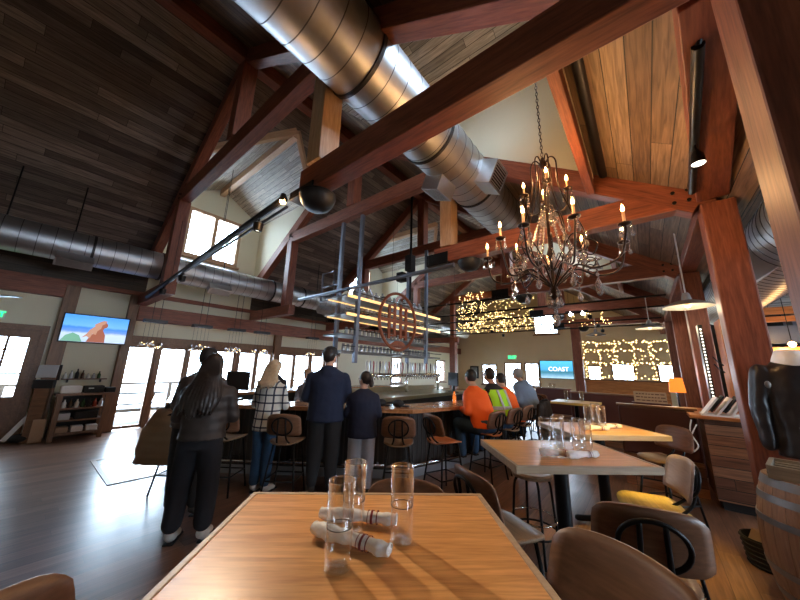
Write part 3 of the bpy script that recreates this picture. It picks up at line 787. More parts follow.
# ================================================================== BAR
BZ = .97
OUT = [(-6.5, 1.75), (-5.5, 1.45), (-2.66, 3.62), (-2.40, 4.64), (-2.16, 6.1), (-2.2, 7.6), (-3.3, 8.6), (-6.2, 8.6), (-7.2, 7.6), (-7.2, 2.6)]
def inset(P, d):
    n = len(P); out = []
    for i in range(n):
        a = Vector(P[i-1]); b = Vector(P[i]); c = Vector(P[(i+1) % n])
        e1 = (b-a).normalized(); e2 = (c-b).normalized()
        n1 = Vector((-e1.y, e1.x)); n2 = Vector((-e2.y, e2.x))
        m = (n1+n2).normalized(); k = d/max(.3, m.dot(n1)); out.append(tuple(b+m*k))
    return out
t = thing('bar_counter', 'long wooden bar counter with dark boarded front and foot rail', 'bar', (0, 0, 0))
IN = inset(OUT, .62); FR = inset(OUT, .26); FRI = inset(OUT, .36)
def ring(mb, A, B, z0, z1):
    n = len(A)
    for i in range(n):
        j = (i+1) % n
        mb.slab([(*A[i], z0), (*A[j], z0), (*B[j], z0), (*B[i], z0)], (0, 0, z1-z0))
    return mb
ring(MB(), OUT, IN, BZ-.055, BZ).build('counter_top', M['bartop'], t, bevel=.006)
ring(MB(), FR, FRI, 0, BZ-.055).build('front_panel', M['bar_front'], t)
mb = MB()
for i in range(len(FR)):
    a = Vector((*FR[i], 0)); b = Vector((*FR[(i+1) % len(FR)], 0)); L = (b-a).length; d = (b-a)/L
    if i in (6, 7, 8, 9): continue
    k = .06
    while k < L-.03:
        p = a+d*k; mb.bar((p.x, p.y, .12), (p.x, p.y, BZ-.06), .022, .02, up=(d.x, d.y, 0)); k += .085
mb.build('batten', plain('bar_battens', (.05, .04, .036), .5), t)
mb = MB()
A = inset(OUT, .235); B = inset(OUT, .26)
ring(mb, A, B, 0, .11); mb.build('kick_plate', plain('kick_plate', (.4, .4, .42), .4, .7), t)
rail = inset(OUT, .12)
MB().tube([(*p, .2) for p in (rail[0], rail[1], rail[2], rail[3], rail[4], rail[5], rail[6])], .022, 10).build('foot_rail', M['chrome'], t, smooth=True)
mb = MB()
for p in (rail[2],): mb.tube([(p[0], p[1], 0), (p[0], p[1], BZ-.055)], .022, 10)
mb.build('corner_post', M['steel'], t, smooth=True)
mb = MB()
for i in range(1, 6):
    a = Vector((*rail[i], 0)); b = Vector((*rail[i+1], 0)); c = Vector((*FR[i], 0)); e = Vector((*FR[i+1], 0))
    for f in (.12, .5, .88): mb.tube([(a.lerp(b, f).x, a.lerp(b, f).y, .2), (c.lerp(e, f).x, c.lerp(e, f).y, .2)], .012, 6)
mb.build('rail_bracket', M['steel'], t)
# inner working counter (brushed, greenish) with glass washer
t = thing('service_counter', 'brushed metal service counter inside the bar below the taps', 'counter', (-4.1, 5.4, 0))
MB().bx(-.5, .4, -1.5, 1.8, .0, .95).build('cabinet', M['dark_steel'], t)
MB().bx(-.55, .45, -1.55, 1.85, .95, 1.02).build('counter_top', M['pewter'], t, bevel=.005)
MB().bx(-.55, -.5, -1.55, 1.85, 1.02, 1.12).build('upstand', M['pewter'], t)
# ---------------- shelf frame hanging over the bar
FX0, FX1, FY0, FY1 = -5.3, -4.65, 4.3, 6.9
t = thing('bar_shelving', 'tall steel frame with glassware shelves hanging over the bar', 'shelving', (0, 0, 0))
for (x, y, z1) in ((FX1, FY0, 4.93), (FX0, FY0, 4.93), (FX1, FY1, 4.93), (FX0, FY1, 4.93)):
    MB().bx(x-.04, x+.04, y-.04, y+.04, 1.66 if y > 5 else 1.62, z1).build('post', M['steel'], t, bevel=.005)
SH = [3.0, 2.62, 2.2, 1.86]
M['shelf'] = plain('steel_shelf', (.16, .16, .17), .4, .7)
for k, z in enumerate(SH):
    s = MB().bx(FX0, FX1, FY0-.35, FY1+.75, z-.03, z).build('shelf', M['shelf'], t, bevel=.003)
    if k < 2:
        MB().bx(FX1+.005, FX1+.03, FY0-.3, FY1+.7, z-.045, z+.01).build('light_strip', M['led'], s)
        MB().bx(FX0+.02, FX0+.05, FY0-.3, FY1+.7, z-.05, z-.03).build('light_strip', M['led'], s)
    MB().tube([(FX1+.03, FY0-.35, z+.09), (FX1+.03, FY1+.75, z+.09)], .01, 6).build('guard_rail', M['dark_steel'], s)
mb = MB()
mb.tube([(-5.95, 4.3, 3.05), (-5.95, 4.3, 3.75), (-5.5, 4.3, 3.75), (-5.5, 4.3, 3.05)], .028, 8, closed=True).tube([(-5.95, 4.3, 3.4), (-5.5, 4.3, 3.4)], .02, 8)
mb.tube([(-5.5, 4.3, 3.4), (FX0, 4.3, 3.4)], .02, 8).build('end_frame', M['steel'], t, smooth=True)
# glassware on the shelves
def goblet(name, label, prof, mat, n=10):
    o = MB().lathe(prof, n).build(name, mat, smooth=True); return tag(o, label, 'glass')
wine = goblet('wine_glass', 'stemmed wine glass on the upper shelf over the bar', [(.035, 0), (.004, .006), (.004, .08), (.03, .1), (.04, .14), (.032, .19)], M['smallglass'], 10)
pint = goblet('beer_glass', 'upturned beer glass in the shelf rows over the bar', [(.038, 0), (.036, .03), (.028, .14), (0, .14)], M['smallglass'], 10)
wg = []
def place(src, loc, label, group, sc=1.0):
    if src.name not in wg: wg.append(src.name); o = src
    else:
        o = src.copy(); COL.objects.link(o)
    o.location = loc; o['label'] = label; o['group'] = group; o.scale = (sc,)*3; return o
rnd = random.Random(5)
for k in range(22):
    place(wine, (FX1-.10, FY0+.1+k*.128, SH[1]), 'stemmed wine glass in the row on the second lit shelf', 'wine glasses on the second shelf', 1.0)
for k in range(24):
    place(pint, (FX1-.09, FY0-.2+k*.13, SH[2]), 'beer glass in the row on the third shelf, above the ring sign foot', 'beer glasses on the third shelf')
for k in range(26):
    place(pint, (FX1-.09, FY0-.25+k*.125, SH[3]), 'beer glass in the row on the lowest shelf', 'beer glasses on the lowest shelf')
# jugs and ornaments on the top shelf
growler = MB().lathe([(0, 0), (.07, 0), (.075, .03), (.075, .14), (.05, .19), (.022, .22), (.022, .26), (0, .26)], 14).build('growler', M['smallglass'], smooth=True); tag(growler, 'x', 'jug')
for k in range(12):
    place(growler, (FX1-.15, FY0+.05+k*.22, SH[0]), 'clear glass jug in the row along the top shelf', 'glass jugs on the top shelf', 1.0+.12*(k % 3))
# ring sign
t = thing('ring_sign', 'round rust-red iron sign with a barred emblem in front of the bar shelves', 'sign', (-4.4, 5.38, 2.6))
RR = .66
def RP(u, z): return (0, u, z)
MB().tube([RP(RR*cos(2*pi*k/48), RR*sin(2*pi*k/48)) for k in range(48)], .035, 8, closed=True).build('ring', M['rust'], t, smooth=True)
mb = MB().bx(-.02, .02, -RR, RR, -.045, .03)
mb.build('cross_bar', M['rust'], t)
for u, h0, h1 in ((-.33, -.42, .34), (-.14, -.36, .4), (.08, -.4, .4), (.28, -.42, .36)):
    MB().bx(-.018, .018, u-.035, u+.035, h0, h1).build('upright_bar', M['rust'], t)
for (u, z, s) in ((-.235, .3, 1), (.18, .3, 1), (-.235, -.3, -1), (.18, -.3, -1), (-.235, .12, 1), (.18, .12, 1), (-.235, -.14, -1), (.18, -.14, -1)):
    MB().tube([RP(u-.1*cos(a), z+s*.05*sin(a)) for a in [pi*k/10 for k in range(11)]], .022, 6).build('curl', M['rust'], t, smooth=True)
MB().slab([RP(-.3, -.56), RP(.3, -.56), RP(.12, -.46), RP(-.12, -.46)], (.03, 0, 0)).build('foot_plate', M['rust'], t)
mb = MB()
for u in (-.4, .4): mb.tube([RP(u, .52), (-.2, u, .52)], .012, 6)
mb.build('bracket', M['dark_steel'], t)
# beer taps: one manifold with its handles
t = thing('tap_tower', 'long beer tap manifold under the shelves with a row of tap handles', 'beer taps', (-4.3, 5.5, 0))
MB().tube([(0, -1.3, 1.38), (0, 1.5, 1.38)], .045, 12).build('manifold', M['chrome'], t, smooth=True)
for y in (-1.25, .1, 1.45): MB().tube([(0, y, 1.02), (0, y, 1.38)], .03, 10).build('stand_pipe', M['chrome'], t, smooth=True)
hm = [plain('tap_pale', (.6, .55, .5), .35), plain('tap_red', (.3, .06, .04), .35), plain('tap_dark', (.08, .05, .04), .35), plain('tap_steel', (.5, .5, .52), .3, .8)]
hp = [MB().lathe([(0, 0), (.010, 0), (.013, .05), (.022, .14), (.022, .21), (.010, .25), (0, .255)], 8, squash=(1, .8)) for _ in hm]
hs = [m.build('tap_handle', hm[i], t, smooth=True) for i, m in enumerate(hp)]
sp = MB().tube([(.0, 0, 1.40), (.09, 0, 1.40), (.11, 0, 1.30)], .011, 6).build('spout', M['chrome'], t, smooth=True); sp.location = (0, -1.22, 0)
for k in range(30):
    i = [0, 3, 1, 0, 2][k % 5]; y = -1.25+k*.094
    if k < 1:
        pass
    o = hs[i] if hs[i].location.y == 0 and hs[i].location.z == 0 else hs[i].copy()
    if o.name not in COL.objects: COL.objects.link(o)
    o.parent = t; o.location = (.06, y+.0001, 1.42)
    if k: s2 = sp.copy(); COL.objects.link(s2); s2.parent = t; s2.location = (0, y, 0)
# hanging glass rack row above the taps
# little things on the bar top
def bottle(name, label, loc, mat, h=.26, r=.035, group=None, cat='bottle'):
    t = thing(name, label, cat, loc, 0, group)
    MB().lathe([(0, 0), (r, 0), (r, h*.55), (r*.4, h*.75), (r*.36, h*.94), (0, h*.94)], 12).build('body', mat, t, smooth='auto')
    MB().lathe([(0, h*.94), (r*.42, h*.94), (r*.42, h), (0, h)], 10).build('cap', M['black'], t)
    return t
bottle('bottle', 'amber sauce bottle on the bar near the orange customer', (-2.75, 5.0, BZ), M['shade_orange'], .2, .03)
bottle('bottle', 'red sauce bottle on the bar near the orange customer', (-2.62, 5.12, BZ), M['bottle_red'], .2, .03)
for k, (x, y) in enumerate([(-3.0, 3.72), (-3.25, 3.6)]):
    t = thing('cap', ['black cap lying on the bar top', 'dark gloves lying on the bar top'][k], 'hat' if k == 0 else 'gloves', (x, y, BZ), .5)
    MB().ball((0, 0, .05), .09, (1, .8, .6), 14, 8).build('crown', M['black'], t, smooth=True)
    MB().ball((.1, 0, .015), .07, (1.1, .9, .18), 12, 6).build('brim', M['black'], t, smooth=True)
for k, (x, y, lab) in enumerate([(-4.35, 2.5, 'menu sheets lying on the bar beside the plaid shirt'), (-3.75, 2.95, 'papers on the bar left of the tall man')]):
    o = MB().box((0, 0, .004), (.3, .22, .008)).build('menu', M['paper'], loc=(x, y, BZ), rot=(0, 0, .7+.3*k)); tag(o, lab, 'menu')
t = thing('till_monitor', 'black till monitor standing inside the bar left of the plaid shirt', 'monitor', (-5.35, 2.35, BZ), radians(30))
MB().box((0, 0, .3), (.42, .03, .3)).build('screen', M['black'], t, bevel=.006); MB().box((0, 0, .08), (.05, .05, .16)).build('stand', M['black_metal'], t); MB().box((0, 0, .01), (.2, .16, .02)).build('base', M['black_metal'], t)
t = thing('till_monitor', 'black till screen at the right end of the taps', 'monitor', (-3.6, 6.5, 1.02), radians(-30))
MB().box((0, 0, .3), (.42, .03, .3)).build('screen', M['black'], t, bevel=.006); MB().box((0, 0, .08), (.05, .05, .16)).build('stand', M['black_metal'], t); MB().box((0, 0, .01), (.2, .16, .02)).build('base', M['black_metal'], t)
for k, (x, y) in enumerate([(-2.62, 4.75), (-2.7, 5.5), (-2.6, 5.9), (-2.62, 6.5), (-3.5, 3.25)]):
    g = dup(g0, (x, y, BZ), 0, ['short drink on the bar before the orange customer', 'drink glass on the bar by the hi-vis customer', 'drink glass on the bar past the hi-vis customer', 'drink glass on the bar by the pale blue customer', 'drink glass on the bar beside the short dark-haired person'][k], .7); g['group'] = 'drinks on the bar'
# stools at the bar
GB = 'bar chairs along the counter'
chair('brown', (-4.72, 1.52), (-.61, .79), 'bar chair under the brown puffer jacket', GB)
chair('brown', (-4.3, 1.87), (-.61, .79), 'bar chair between the dark-haired and plaid-shirted people', GB)
chair('brown', (-3.62, 2.30), (-.61, .79), 'bar chair left of the tall man in navy', GB)
chair('brown', (-2.58, 3.22), (-.61, .79), 'bar chair facing the bar corner, loop on its tan back', GB)
chair('orange', (-2.2, 3.7), (.35, .93), 'bar chair with reddish seat turned sideways at the bar corner', GB)
chair('orange', (-2.0, 4.62), (-.97, .2), 'bar chair under the customer in orange', GB)
chair('brown', (-1.93, 5.2), (-.97, .2), 'bar chair under the customer in the hi-vis vest', GB)
chair('brown', (-1.9, 5.78), (-.97, .15), 'bar chair under the second customer in orange', GB)
chair('brown', (-1.84, 6.6), (-.97, .1), 'bar chair under the customer in pale blue', GB)
# ================================================================== PEOPLE
def loft(mb, secs, n=18):
    """secs: (cx, cy, z, rx, ry) horizontal elliptical sections, bottom to top"""
    rings = []
    for (cx, cy, z, rx, ry) in secs:
        rings.append([mb.bm.verts.new((cx+rx*cos(2*pi*k/n), cy+ry*sin(2*pi*k/n), z)) for k in range(n)])
    for a, b in zip(rings, rings[1:]):
        for k in range(n): mb.bm.faces.new((a[k], a[(k+1) % n], b[(k+1) % n], b[k]))
    mb.bm.faces.new(list(reversed(rings[0]))); mb.bm.faces.new(rings[-1]); return mb
def limb(mb, pts, rs):
    for (a, ra), (b, rb) in zip(zip(pts, rs), zip(pts[1:], rs[1:])):
        mb.tube([a, b], [ra, rb], 12)
    for p, r in zip(pts, rs): mb.ball(p, r, n=12, m=8)
    return mb
def bake(mb, name, mat, parent, vox=.016, smooth=3, disp=0.0):
    """fuse overlapping volumes into one continuous surface"""
    bmesh.ops.recalc_face_normals(mb.bm, faces=mb.bm.faces)
    me = bpy.data.meshes.new(name); mb.bm.to_mesh(me); mb.bm.free()
    o = bpy.data.objects.new(name, me); COL.objects.link(o)
    r = o.modifiers.new('r', 'REMESH'); r.mode = 'VOXEL'; r.voxel_size = vox; r.use_smooth_shade = True
    s = o.modifiers.new('s', 'SMOOTH'); s.iterations = smooth; s.factor = .5
    if disp:
        tx = bpy.data.textures.new(name+'_folds', 'CLOUDS'); tx.noise_scale = .09
        d = o.modifiers.new('d', 'DISPLACE'); d.texture = tx; d.strength = disp; d.mid_level = .5; d.texture_coords = 'LOCAL'
    dg = bpy.context.evaluated_depsgraph_get(); ev = o.evaluated_get(dg)
    m2 = bpy.data.meshes.new_from_object(ev); m2.name = name
    o.modifiers.clear(); o.data = m2; bpy.data.meshes.remove(me)
    m2.materials.clear(); m2.materials.append(mat)
    for p in m2.polygons: p.use_smooth = True
    o.parent = parent; return o
def hand(mb, w, d, up, s):
    """hand at wrist w, pointing along d; five separate bent fingers"""
    w = Vector(w); d = Vector(d).normalized(); side = d.cross(Vector(up)).normalized()*s; dn = -Vector(up).normalized()
    limb(mb, [w, w+d*.035, w+d*.075], [.024, .03, .03])
    for k, (o, L) in enumerate(((.026, .07), (.009, .08), (-.009, .075), (-.026, .06))):
        b = w+d*.08+side*o
        limb(mb, [b, b+d*L*.5+dn*.006, b+d*L*.85+dn*.028], [.0105, .0095, .008])
    b = w+d*.03+side*.03
    limb(mb, [b, b+side*.025+d*.025, b+side*.03+d*.055+dn*.012], [.012, .011, .009])
def person(label, loc, face, H, top_mat, leg_mat, shoe_mat, hair_mat, seated=False, lean=.06, hair='short', shirt_len=.0, bulk=1.0,
           arms='bar', skin=None, cap=None, legsp=.1, hood=False, sleeve=True, shoulder=.2, head_turn=0.0, group=None, vest=None, extra=None, headtilt=0.0):
    s = H/1.75
    t = thing('person', label, 'person', loc, atan2(-face[0], face[1]), group)
    t.scale = (s, s, s); skin = skin or M['skin']
    hip = .74 if seated else .92; dz = hip-.92
    def V(x, y, z): return Vector((x, y+lean*max(0, (z-.9)), z+dz))
    B = bulk
    # joints
    sh = shoulder
    if arms == 'bar': J = lambda q: [V(q*(sh-.03), 0, 1.355), V(q*(sh+.035), .03, 1.12), V(q*.13, .27, 1.12)]
    elif arms == 'down': J = lambda q: [V(q*sh, 0, 1.42), V(q*(sh+.06), -.02, 1.13), V(q*(sh+.03), .12, .9)]
    elif arms == 'pocket': J = lambda q: [V(q*sh, 0, 1.42), V(q*(sh+.11), -.06, 1.14), V(q*(sh-.02), .12, .98)]
    else: J = lambda q: [V(q*sh, 0, 1.42), V(q*(sh+.08), .12, 1.18), V(q*.1, .38, 1.16)]
    if seated:
        L = lambda q: [Vector((q*.1, 0, hip-.02)), Vector((q*.16, .42, hip-.02)), Vector((q*.13, .36, hip-.44)), Vector((q*.13, .42, hip-.47))]
    else:
        L = lambda q: [Vector((q*.09, 0, .9)), Vector((q*(legsp), .015, .5)), Vector((q*(legsp+.01), -.01, .09)), Vector((q*(legsp+.02), .1, .04))]
    # one continuous body
    mb = MB()
    loft(mb, [(0, 0, .86+dz, .14, .1), (0, V(0, 0, 1.1).y, 1.1+dz, .12, .09), (0, V(0, 0, 1.3).y, 1.3+dz, .14, .1), (0, V(0, 0, 1.44).y, 1.44+dz, .12, .07)])
    hc = V(0, .02+headtilt, 1.635)
    limb(mb, [V(0, -.005, 1.4), V(0, .0, 1.5), hc-Vector((0, 0, .06))], [.065, .056, .055])
    Rh = Matrix.Rotation(head_turn, 3, 'Z')
    mb.ball(hc, .1, (.78, .95, 1.12), 16, 12, rot=Rh); mb.ball(hc+Rh @ Vector((0, .035, -.055)), .06, (.85, .9, .95), 12, 8, rot=Rh)
    mb.ball(hc+Rh @ Vector((0, .1, -.012)), .018, (.8, 1.1, 1.3), 8, 6, rot=Rh)
    for q in (-1, 1): mb.ball(hc+Rh @ Vector((q*.08, -.004, -.01)), .022, (.5, .9, 1.3), 8, 6, rot=Rh)
    for q in (-1, 1):
        a = J(q); limb(mb, a, [.048, .04, .028])
        hand(mb, a[2], (a[2]-a[1]).normalized(), (0, 0, 1), -q)
        l = L(q); limb(mb, l, [.08, .055, .04, .035])
    body = bake(mb, 'body', skin, t, .0135, 2)
    # eyes and mouth
    for q in (-1, 1):
        MB().ball(hc+Rh @ Vector((q*.03, .086, .01)), .010, n=8, m=6).build('eye', M['black'], body, smooth=True)
    MB().ball(hc+Rh @ Vector((0, .092, -.058)), .018, (1.2, .3, .3), 8, 5, rot=Rh).build('mouth', M['linen_stripe'], body, smooth=True)
    # trousers
    mb = MB(); pw = .105*B
    loft(mb, [(0, 0, .84+dz, .15*B, .115*B), (0, 0, .93+dz, .165*B, .125*B), (0, 0, 1.02+dz, .15*B, .11*B)])
    for q in (-1, 1):
        l = L(q)
        limb(mb, [l[0], l[1], l[2]+Vector((0, 0, .1 if (extra or {}).get('hem') else .06))] if not seated else l[:3], [.1*B, (.085 if not vest else .08)*B, (extra or {}).get('hem') or .065])
    bake(mb, 'trousers', leg_mat, t, .018, 3, .006)
    # top
    mb = MB(); zb = .90-shirt_len+dz
    secs = [(0, V(0, 0, .9).y, zb, .192*B, .15*B), (0, V(0, 0, 1.0).y, max(1.0+dz, zb+.05), .178*B, .135*B), (0, V(0, 0, 1.18).y, 1.18+dz, .175*B, .125*B), (0, V(0, 0, 1.32).y, 1.32+dz, .2*B, .13*B), (0, V(0, 0, 1.405).y, 1.405+dz, .185*B, .105*B), (0, V(0, 0, 1.455).y, 1.455+dz, .115*B, .085*B), (0, V(0, 0, 1.5).y, 1.5+dz, .07, .068)]
    loft(mb, secs)
    for q in (-1, 1):
        a = J(q); limb(mb, a if sleeve else a[:2], [.066*B, .056*B, .042*B][:3 if sleeve else 2])
    if hood:
        c = V(0, -.075, 1.47); mb.ball(c, .1, (1.15, .7, .55), 14, 8)
        mb.ball(V(0, -.11, 1.41), .07, (1.2, .6, 1.0), 12, 8)
    tp = bake(mb, 'jacket' if not vest else 'sweatshirt', top_mat, t, .016, 3, .012)
    if hood:
        MB().tube([V(.03, .085, 1.44), V(.035, .12, 1.3)], .004, 5).build('drawstring', M['white'], tp)
    if vest:
        mb = MB(); secs2 = [(c[0], c[1], c[2], c[3]+.012, c[4]+.012) for c in secs[1:5]]
        loft(mb, secs2); vo = bake(mb, 'hi_vis_vest', vest, t, .018, 2, .006)
        for z in (1.12,): 
            m2 = MB(); loft(m2, [(0, V(0, 0, z).y, z+dz-.03, .19*B, .142*B), (0, V(0, 0, z).y, z+dz+.03, .192*B, .144*B)], 24); m2.build('reflective_band', M['chrome_grey'], vo, smooth='auto')
        m2 = MB()
        for q in (-1, 1): m2.bar(V(q*.09, -.145*B, 1.1), V(q*.1, -.12*B, 1.4), .05, .01, up=(0, -1, 0))
        m2.build('reflective_strap', M['chrome_grey'], vo)
    # shoes
    for q in (-1, 1):
        l = L(q); f = l[3]
        mb = MB().ball((f.x, f.y-.03, f.z+.015), .06, (.8, 1.5, .75), 12, 8).ball((f.x, f.y+.07, f.z), .05, (.9, 1.2, .7), 12, 8).ball((l[2].x, l[2].y, l[2].z), .048, n=12, m=8)
        so = bake(mb, 'shoe', shoe_mat, t, .012, 2)
        MB().box((f.x, f.y+.02, f.z-.035), (.085, .25, .022)).build('sole', M['white'] if False else M['black'], so, bevel=.008)
    # hair
    if hair != 'none':
        mb = MB()
        mb.ball(hc+Rh @ Vector((0, -.022, .022)), .107, (.84, .98, 1.05), 16, 12, rot=Rh)
        if hair in ('long', 'verylong'):
            rh = random.Random(2); zb_ = 1.10 if hair == 'verylong' else 1.33; wd = .17 if hair == 'verylong' else .13
            for j in range(34):
                f = (j/33-.5)*2; layer = (j % 3)*.018; zend = zb_+rh.uniform(0, .07)+.05*f*f; sw = -.04 if hair == 'verylong' else 0
                pts = [V(f*.07, -.05-.03*(1-f*f), 1.69), V(f*.095, -.085-layer*.4, 1.58), V(f*.115+sw*.3, -.12-layer+.04*f*f, 1.47), V(f*wd+sw*.7, -.165-layer+.05*f*f, (1.47+zend)/2), V(f*wd*.92+sw+rh.uniform(-.015, .015), -.165-layer+.04*f*f, zend)]
                pts = curve3(pts, 3); mb.tube(pts, [.022]*(len(pts)-4)+[.02, .016, .011, .005], 7)
        elif hair == 'mid':
            loft(mb, [(0, V(0, -.13, 1.34).y, 1.34+dz, .09, .035), (0, V(0, -.11, 1.42).y, 1.42+dz, .12, .055), (0, V(0, -.06, 1.54).y, 1.54+dz, .108, .075), (0, V(0, -.03, 1.64).y, 1.64+dz, .092, .085)])
        elif hair == 'bun':
            mb.ball(hc+Rh @ Vector((0, -.12, .0)), .045, n=12, m=8); mb.ball(hc+Rh @ Vector((0, -.14, -.06)), .04, (1, 1, 1.5), 12, 8)
        bake(mb, 'hair', hair_mat, t, .0085 if hair in ('long', 'verylong') else .013, 1, .008)
    if cap:
        cc = hc+Vector((0, -.008, .035))
        o = MB().lathe([(.103, 0), (.104, .03), (.085, .075), (.045, .1), (0, .107)], 20, cc, rot=Rh, squash=(.9, 1.04)).build('cap', cap, t, smooth=True)
        MB().ball(cc+Rh @ Vector((0, .115, .004)), .075, (.9, .95, .12), 14, 6, rot=Rh).build('brim', cap, o, smooth=True)
    return t
def puffer(name, col):  # quilted rows
    m, nt, b = newmat(name); N = nt.nodes; L = nt.links; tc = N.new('ShaderNodeTexCoord'); wv = N.new('ShaderNodeTexWave'); wv.bands_direction = 'Z'
    wv.inputs['Scale'].default_value = 3.2; wv.inputs['Distortion'].default_value = 1.2; L.new(tc.outputs['Object'], wv.inputs['Vector'])
    b.inputs['Base Color'].default_value = (*col, 1); b.inputs['Roughness'].default_value = .6
    bp = N.new('ShaderNodeBump'); bp.inputs['Strength'].default_value = .35; bp.inputs['Distance'].default_value = .02; L.new(wv.outputs['Fac'], bp.inputs['Height']); L.new(bp.outputs['Normal'], b.inputs['Normal']); return m
def plaid(name):
    m, nt, b = newmat(name); N = nt.nodes; L = nt.links; tc = N.new('ShaderNodeTexCoord'); sp = N.new('ShaderNodeSeparateXYZ'); L.new(tc.outputs['Object'], sp.inputs[0])
    def stripes(out, per, w):
        d = N.new('ShaderNodeMath'); d.operation = 'DIVIDE'; d.inputs[1].default_value = per; L.new(out, d.inputs[0])
        f = N.new('ShaderNodeMath'); f.operation = 'FRACT'; L.new(d.outputs[0], f.inputs[0])
        g = N.new('ShaderNodeMath'); g.operation = 'LESS_THAN'; g.inputs[1].default_value = w; L.new(f.outputs[0], g.inputs[0]); return g
    a = stripes(sp.outputs[0], .105, .2); c = stripes(sp.outputs[2], .105, .2)
    s = N.new('ShaderNodeMath'); s.operation = 'ADD'; L.new(a.outputs[0], s.inputs[0]); L.new(c.outputs[0], s.inputs[1])
    cr = N.new('ShaderNodeValToRGB'); cr.color_ramp.interpolation = 'CONSTANT'; e = cr.color_ramp.elements
    e[0].color = (.72, .69, .62, 1); e[0].position = 0; e[1].color = (.06, .065, .09, 1); e[1].position = .4; q = e.new(.9); q.color = (.012, .013, .02, 1)
    h = N.new('ShaderNodeMath'); h.operation = 'MULTIPLY'; h.inputs[1].default_value = .5; L.new(s.outputs[0], h.inputs[0]); L.new(h.outputs[0], cr.inputs[0])
    L.new(cr.outputs[0], b.inputs['Base Color']); b.inputs['Roughness'].default_value = .9; return m
M['hair_dark'] = plain('dark_hair', (.022, .014, .011), .45, var=.5, vscale=40)
M['hair_black'] = plain('black_hair', (.01, .008, .008), .4)
M['hair_blond'] = plain('blond_hair', (.5, .36, .22), .5, var=.35, vscale=30)
M['hair_grey'] = plain('grey_hair', (.3, .27, .25), .6)
M['chrome_grey'] = plain('reflective_tape', (.55, .56, .58), .4)
M['navy'] = plain('navy_fleece', (.012, .02, .05), .9, bump=.2, bscale=200)
M['navy2'] = plain('navy_coat', (.008, .012, .035), .8)
M['char'] = plain('charcoal_cloth', (.02, .02, .022), .9)
M['blackcloth'] = plain('black_cloth', (.012, .013, .018), .9)
M['denim'] = plain('denim', (.03, .08, .16), .85, var=.2, vscale=20)
M['greypants'] = plain('light_grey_cloth', (.42, .42, .46), .9)
M['orange_cloth'] = plain('orange_fleece', (.95, .13, .01), .8)
M['hivis'] = plain('hi_vis_cloth', (.45, .9, .02), .7)
M['paleblue'] = plain('pale_blue_fleece', (.2, .29, .42), .9)
M['brownpuff'] = puffer('brown_quilt', (.035, .024, .02)); M['brownpuff2'] = puffer('tan_quilt', (.3, .19, .11))
M['plaidm'] = plaid('plaid_flannel'); M['pale_shoe'] = plain('pale_shoe', (.6, .57, .53), .6); M['dark_shoe'] = plain('dark_shoe', (.03, .025, .022), .6)
BD = (-.61, .79)
person('person with very long dark hair in a brown quilted jacket and wide black trousers', (-3.32, 1.20, 0), (-.8, .6), 1.63, M['brownpuff'], M['blackcloth'], M['pale_shoe'], M['hair_dark'], hair='verylong', bulk=1.15, arms='bar', shoulder=.22, extra={'hem': .085}, shirt_len=-.02, legsp=.12, group='customers standing at the bar')
person('person in a dark cap and taupe jacket, half hidden behind the long-haired person', (-3.90, 1.33, 0), (-.75, .66), 1.70, plain('taupe_jacket', (.07, .055, .05), .8), M['char'], M['dark_shoe'], M['hair_black'], hair='short', bulk=1.3, arms='bar', cap=M['black'], group='customers standing at the bar')
person('person with long blond hair in a black and white plaid shirt and jeans', (-3.90, 2.14, 0), (-.5, .86), 1.60, M['plaidm'], M['denim'], M['pale_shoe'], M['hair_blond'], hair='long', bulk=1.0, arms='bar', shirt_len=.1, legsp=.07, group='customers standing at the bar')
person('tall person in a navy hooded sweatshirt and dark trousers, dark cap', (-3.32, 2.62, 0), (-.72, .69), 1.79, M['navy'], M['char'], M['dark_shoe'], M['hair_dark'], hair='short', bulk=1.25, arms='bar', hood=True, cap=M['black'], shirt_len=.06, head_turn=-.5, shoulder=.23, group='customers standing at the bar')
person('short person in a navy coat and light grey trousers beside the tall one', (-2.95, 2.93, 0), (-.72, .69), 1.48, M['navy2'], M['greypants'], M['dark_shoe'], M['hair_dark'], hair='bun', bulk=1.22, arms='bar', shirt_len=.1, head_turn=.9, group='customers standing at the bar')
person('bearded bartender in a dark cap behind the bar', (-5.25, 2.98, 0), (.5, -.86), 1.60, M['char'], M['blackcloth'], M['dark_shoe'], M['hair_dark'], arms='bar', cap=M['black'], group='staff behind the bar')
person('bartender in a hat and patterned shirt bending over the bar', (-4.85, 3.42, 0), (.6, -.8), 1.48, plain('grey_print_shirt', (.22, .2, .22), .9, var=.6, vscale=50), M['blackcloth'], M['dark_shoe'], M['hair_dark'], arms='bar', cap=M['tan'], group='staff behind the bar', lean=.25)
SK = dict(seated=True, group='customers sitting at the bar')
person('seated customer in a bright orange sweatshirt', (-2.02, 4.6, 0), (-.93, .36), 1.72, M['orange_cloth'], M['denim'], M['dark_shoe'], M['hair_black'], hair='short', lean=.38, bulk=1.18, **SK)
person('seated customer in a lime hi-vis vest', (-1.95, 5.18, 0), (-.95, .25), 1.76, M['char'], M['denim'], M['dark_shoe'], M['hair_dark'], hair='short', lean=.32, bulk=1.2, vest=M['hivis'], **SK)
person('seated customer in orange beyond the hi-vis vest', (-1.93, 5.75, 0), (-.95, .2), 1.66, M['orange_cloth'], M['char'], M['dark_shoe'], M['hair_dark'], hair='short', lean=.4, bulk=1.1, **SK)
person('seated customer in a pale blue hooded sweatshirt', (-1.86, 6.6, 0), (-.93, .3), 1.78, M['paleblue'], M['denim'], M['dark_shoe'], M['hair_grey'], hair='short', lean=.42, bulk=1.35, hood=True, **SK)
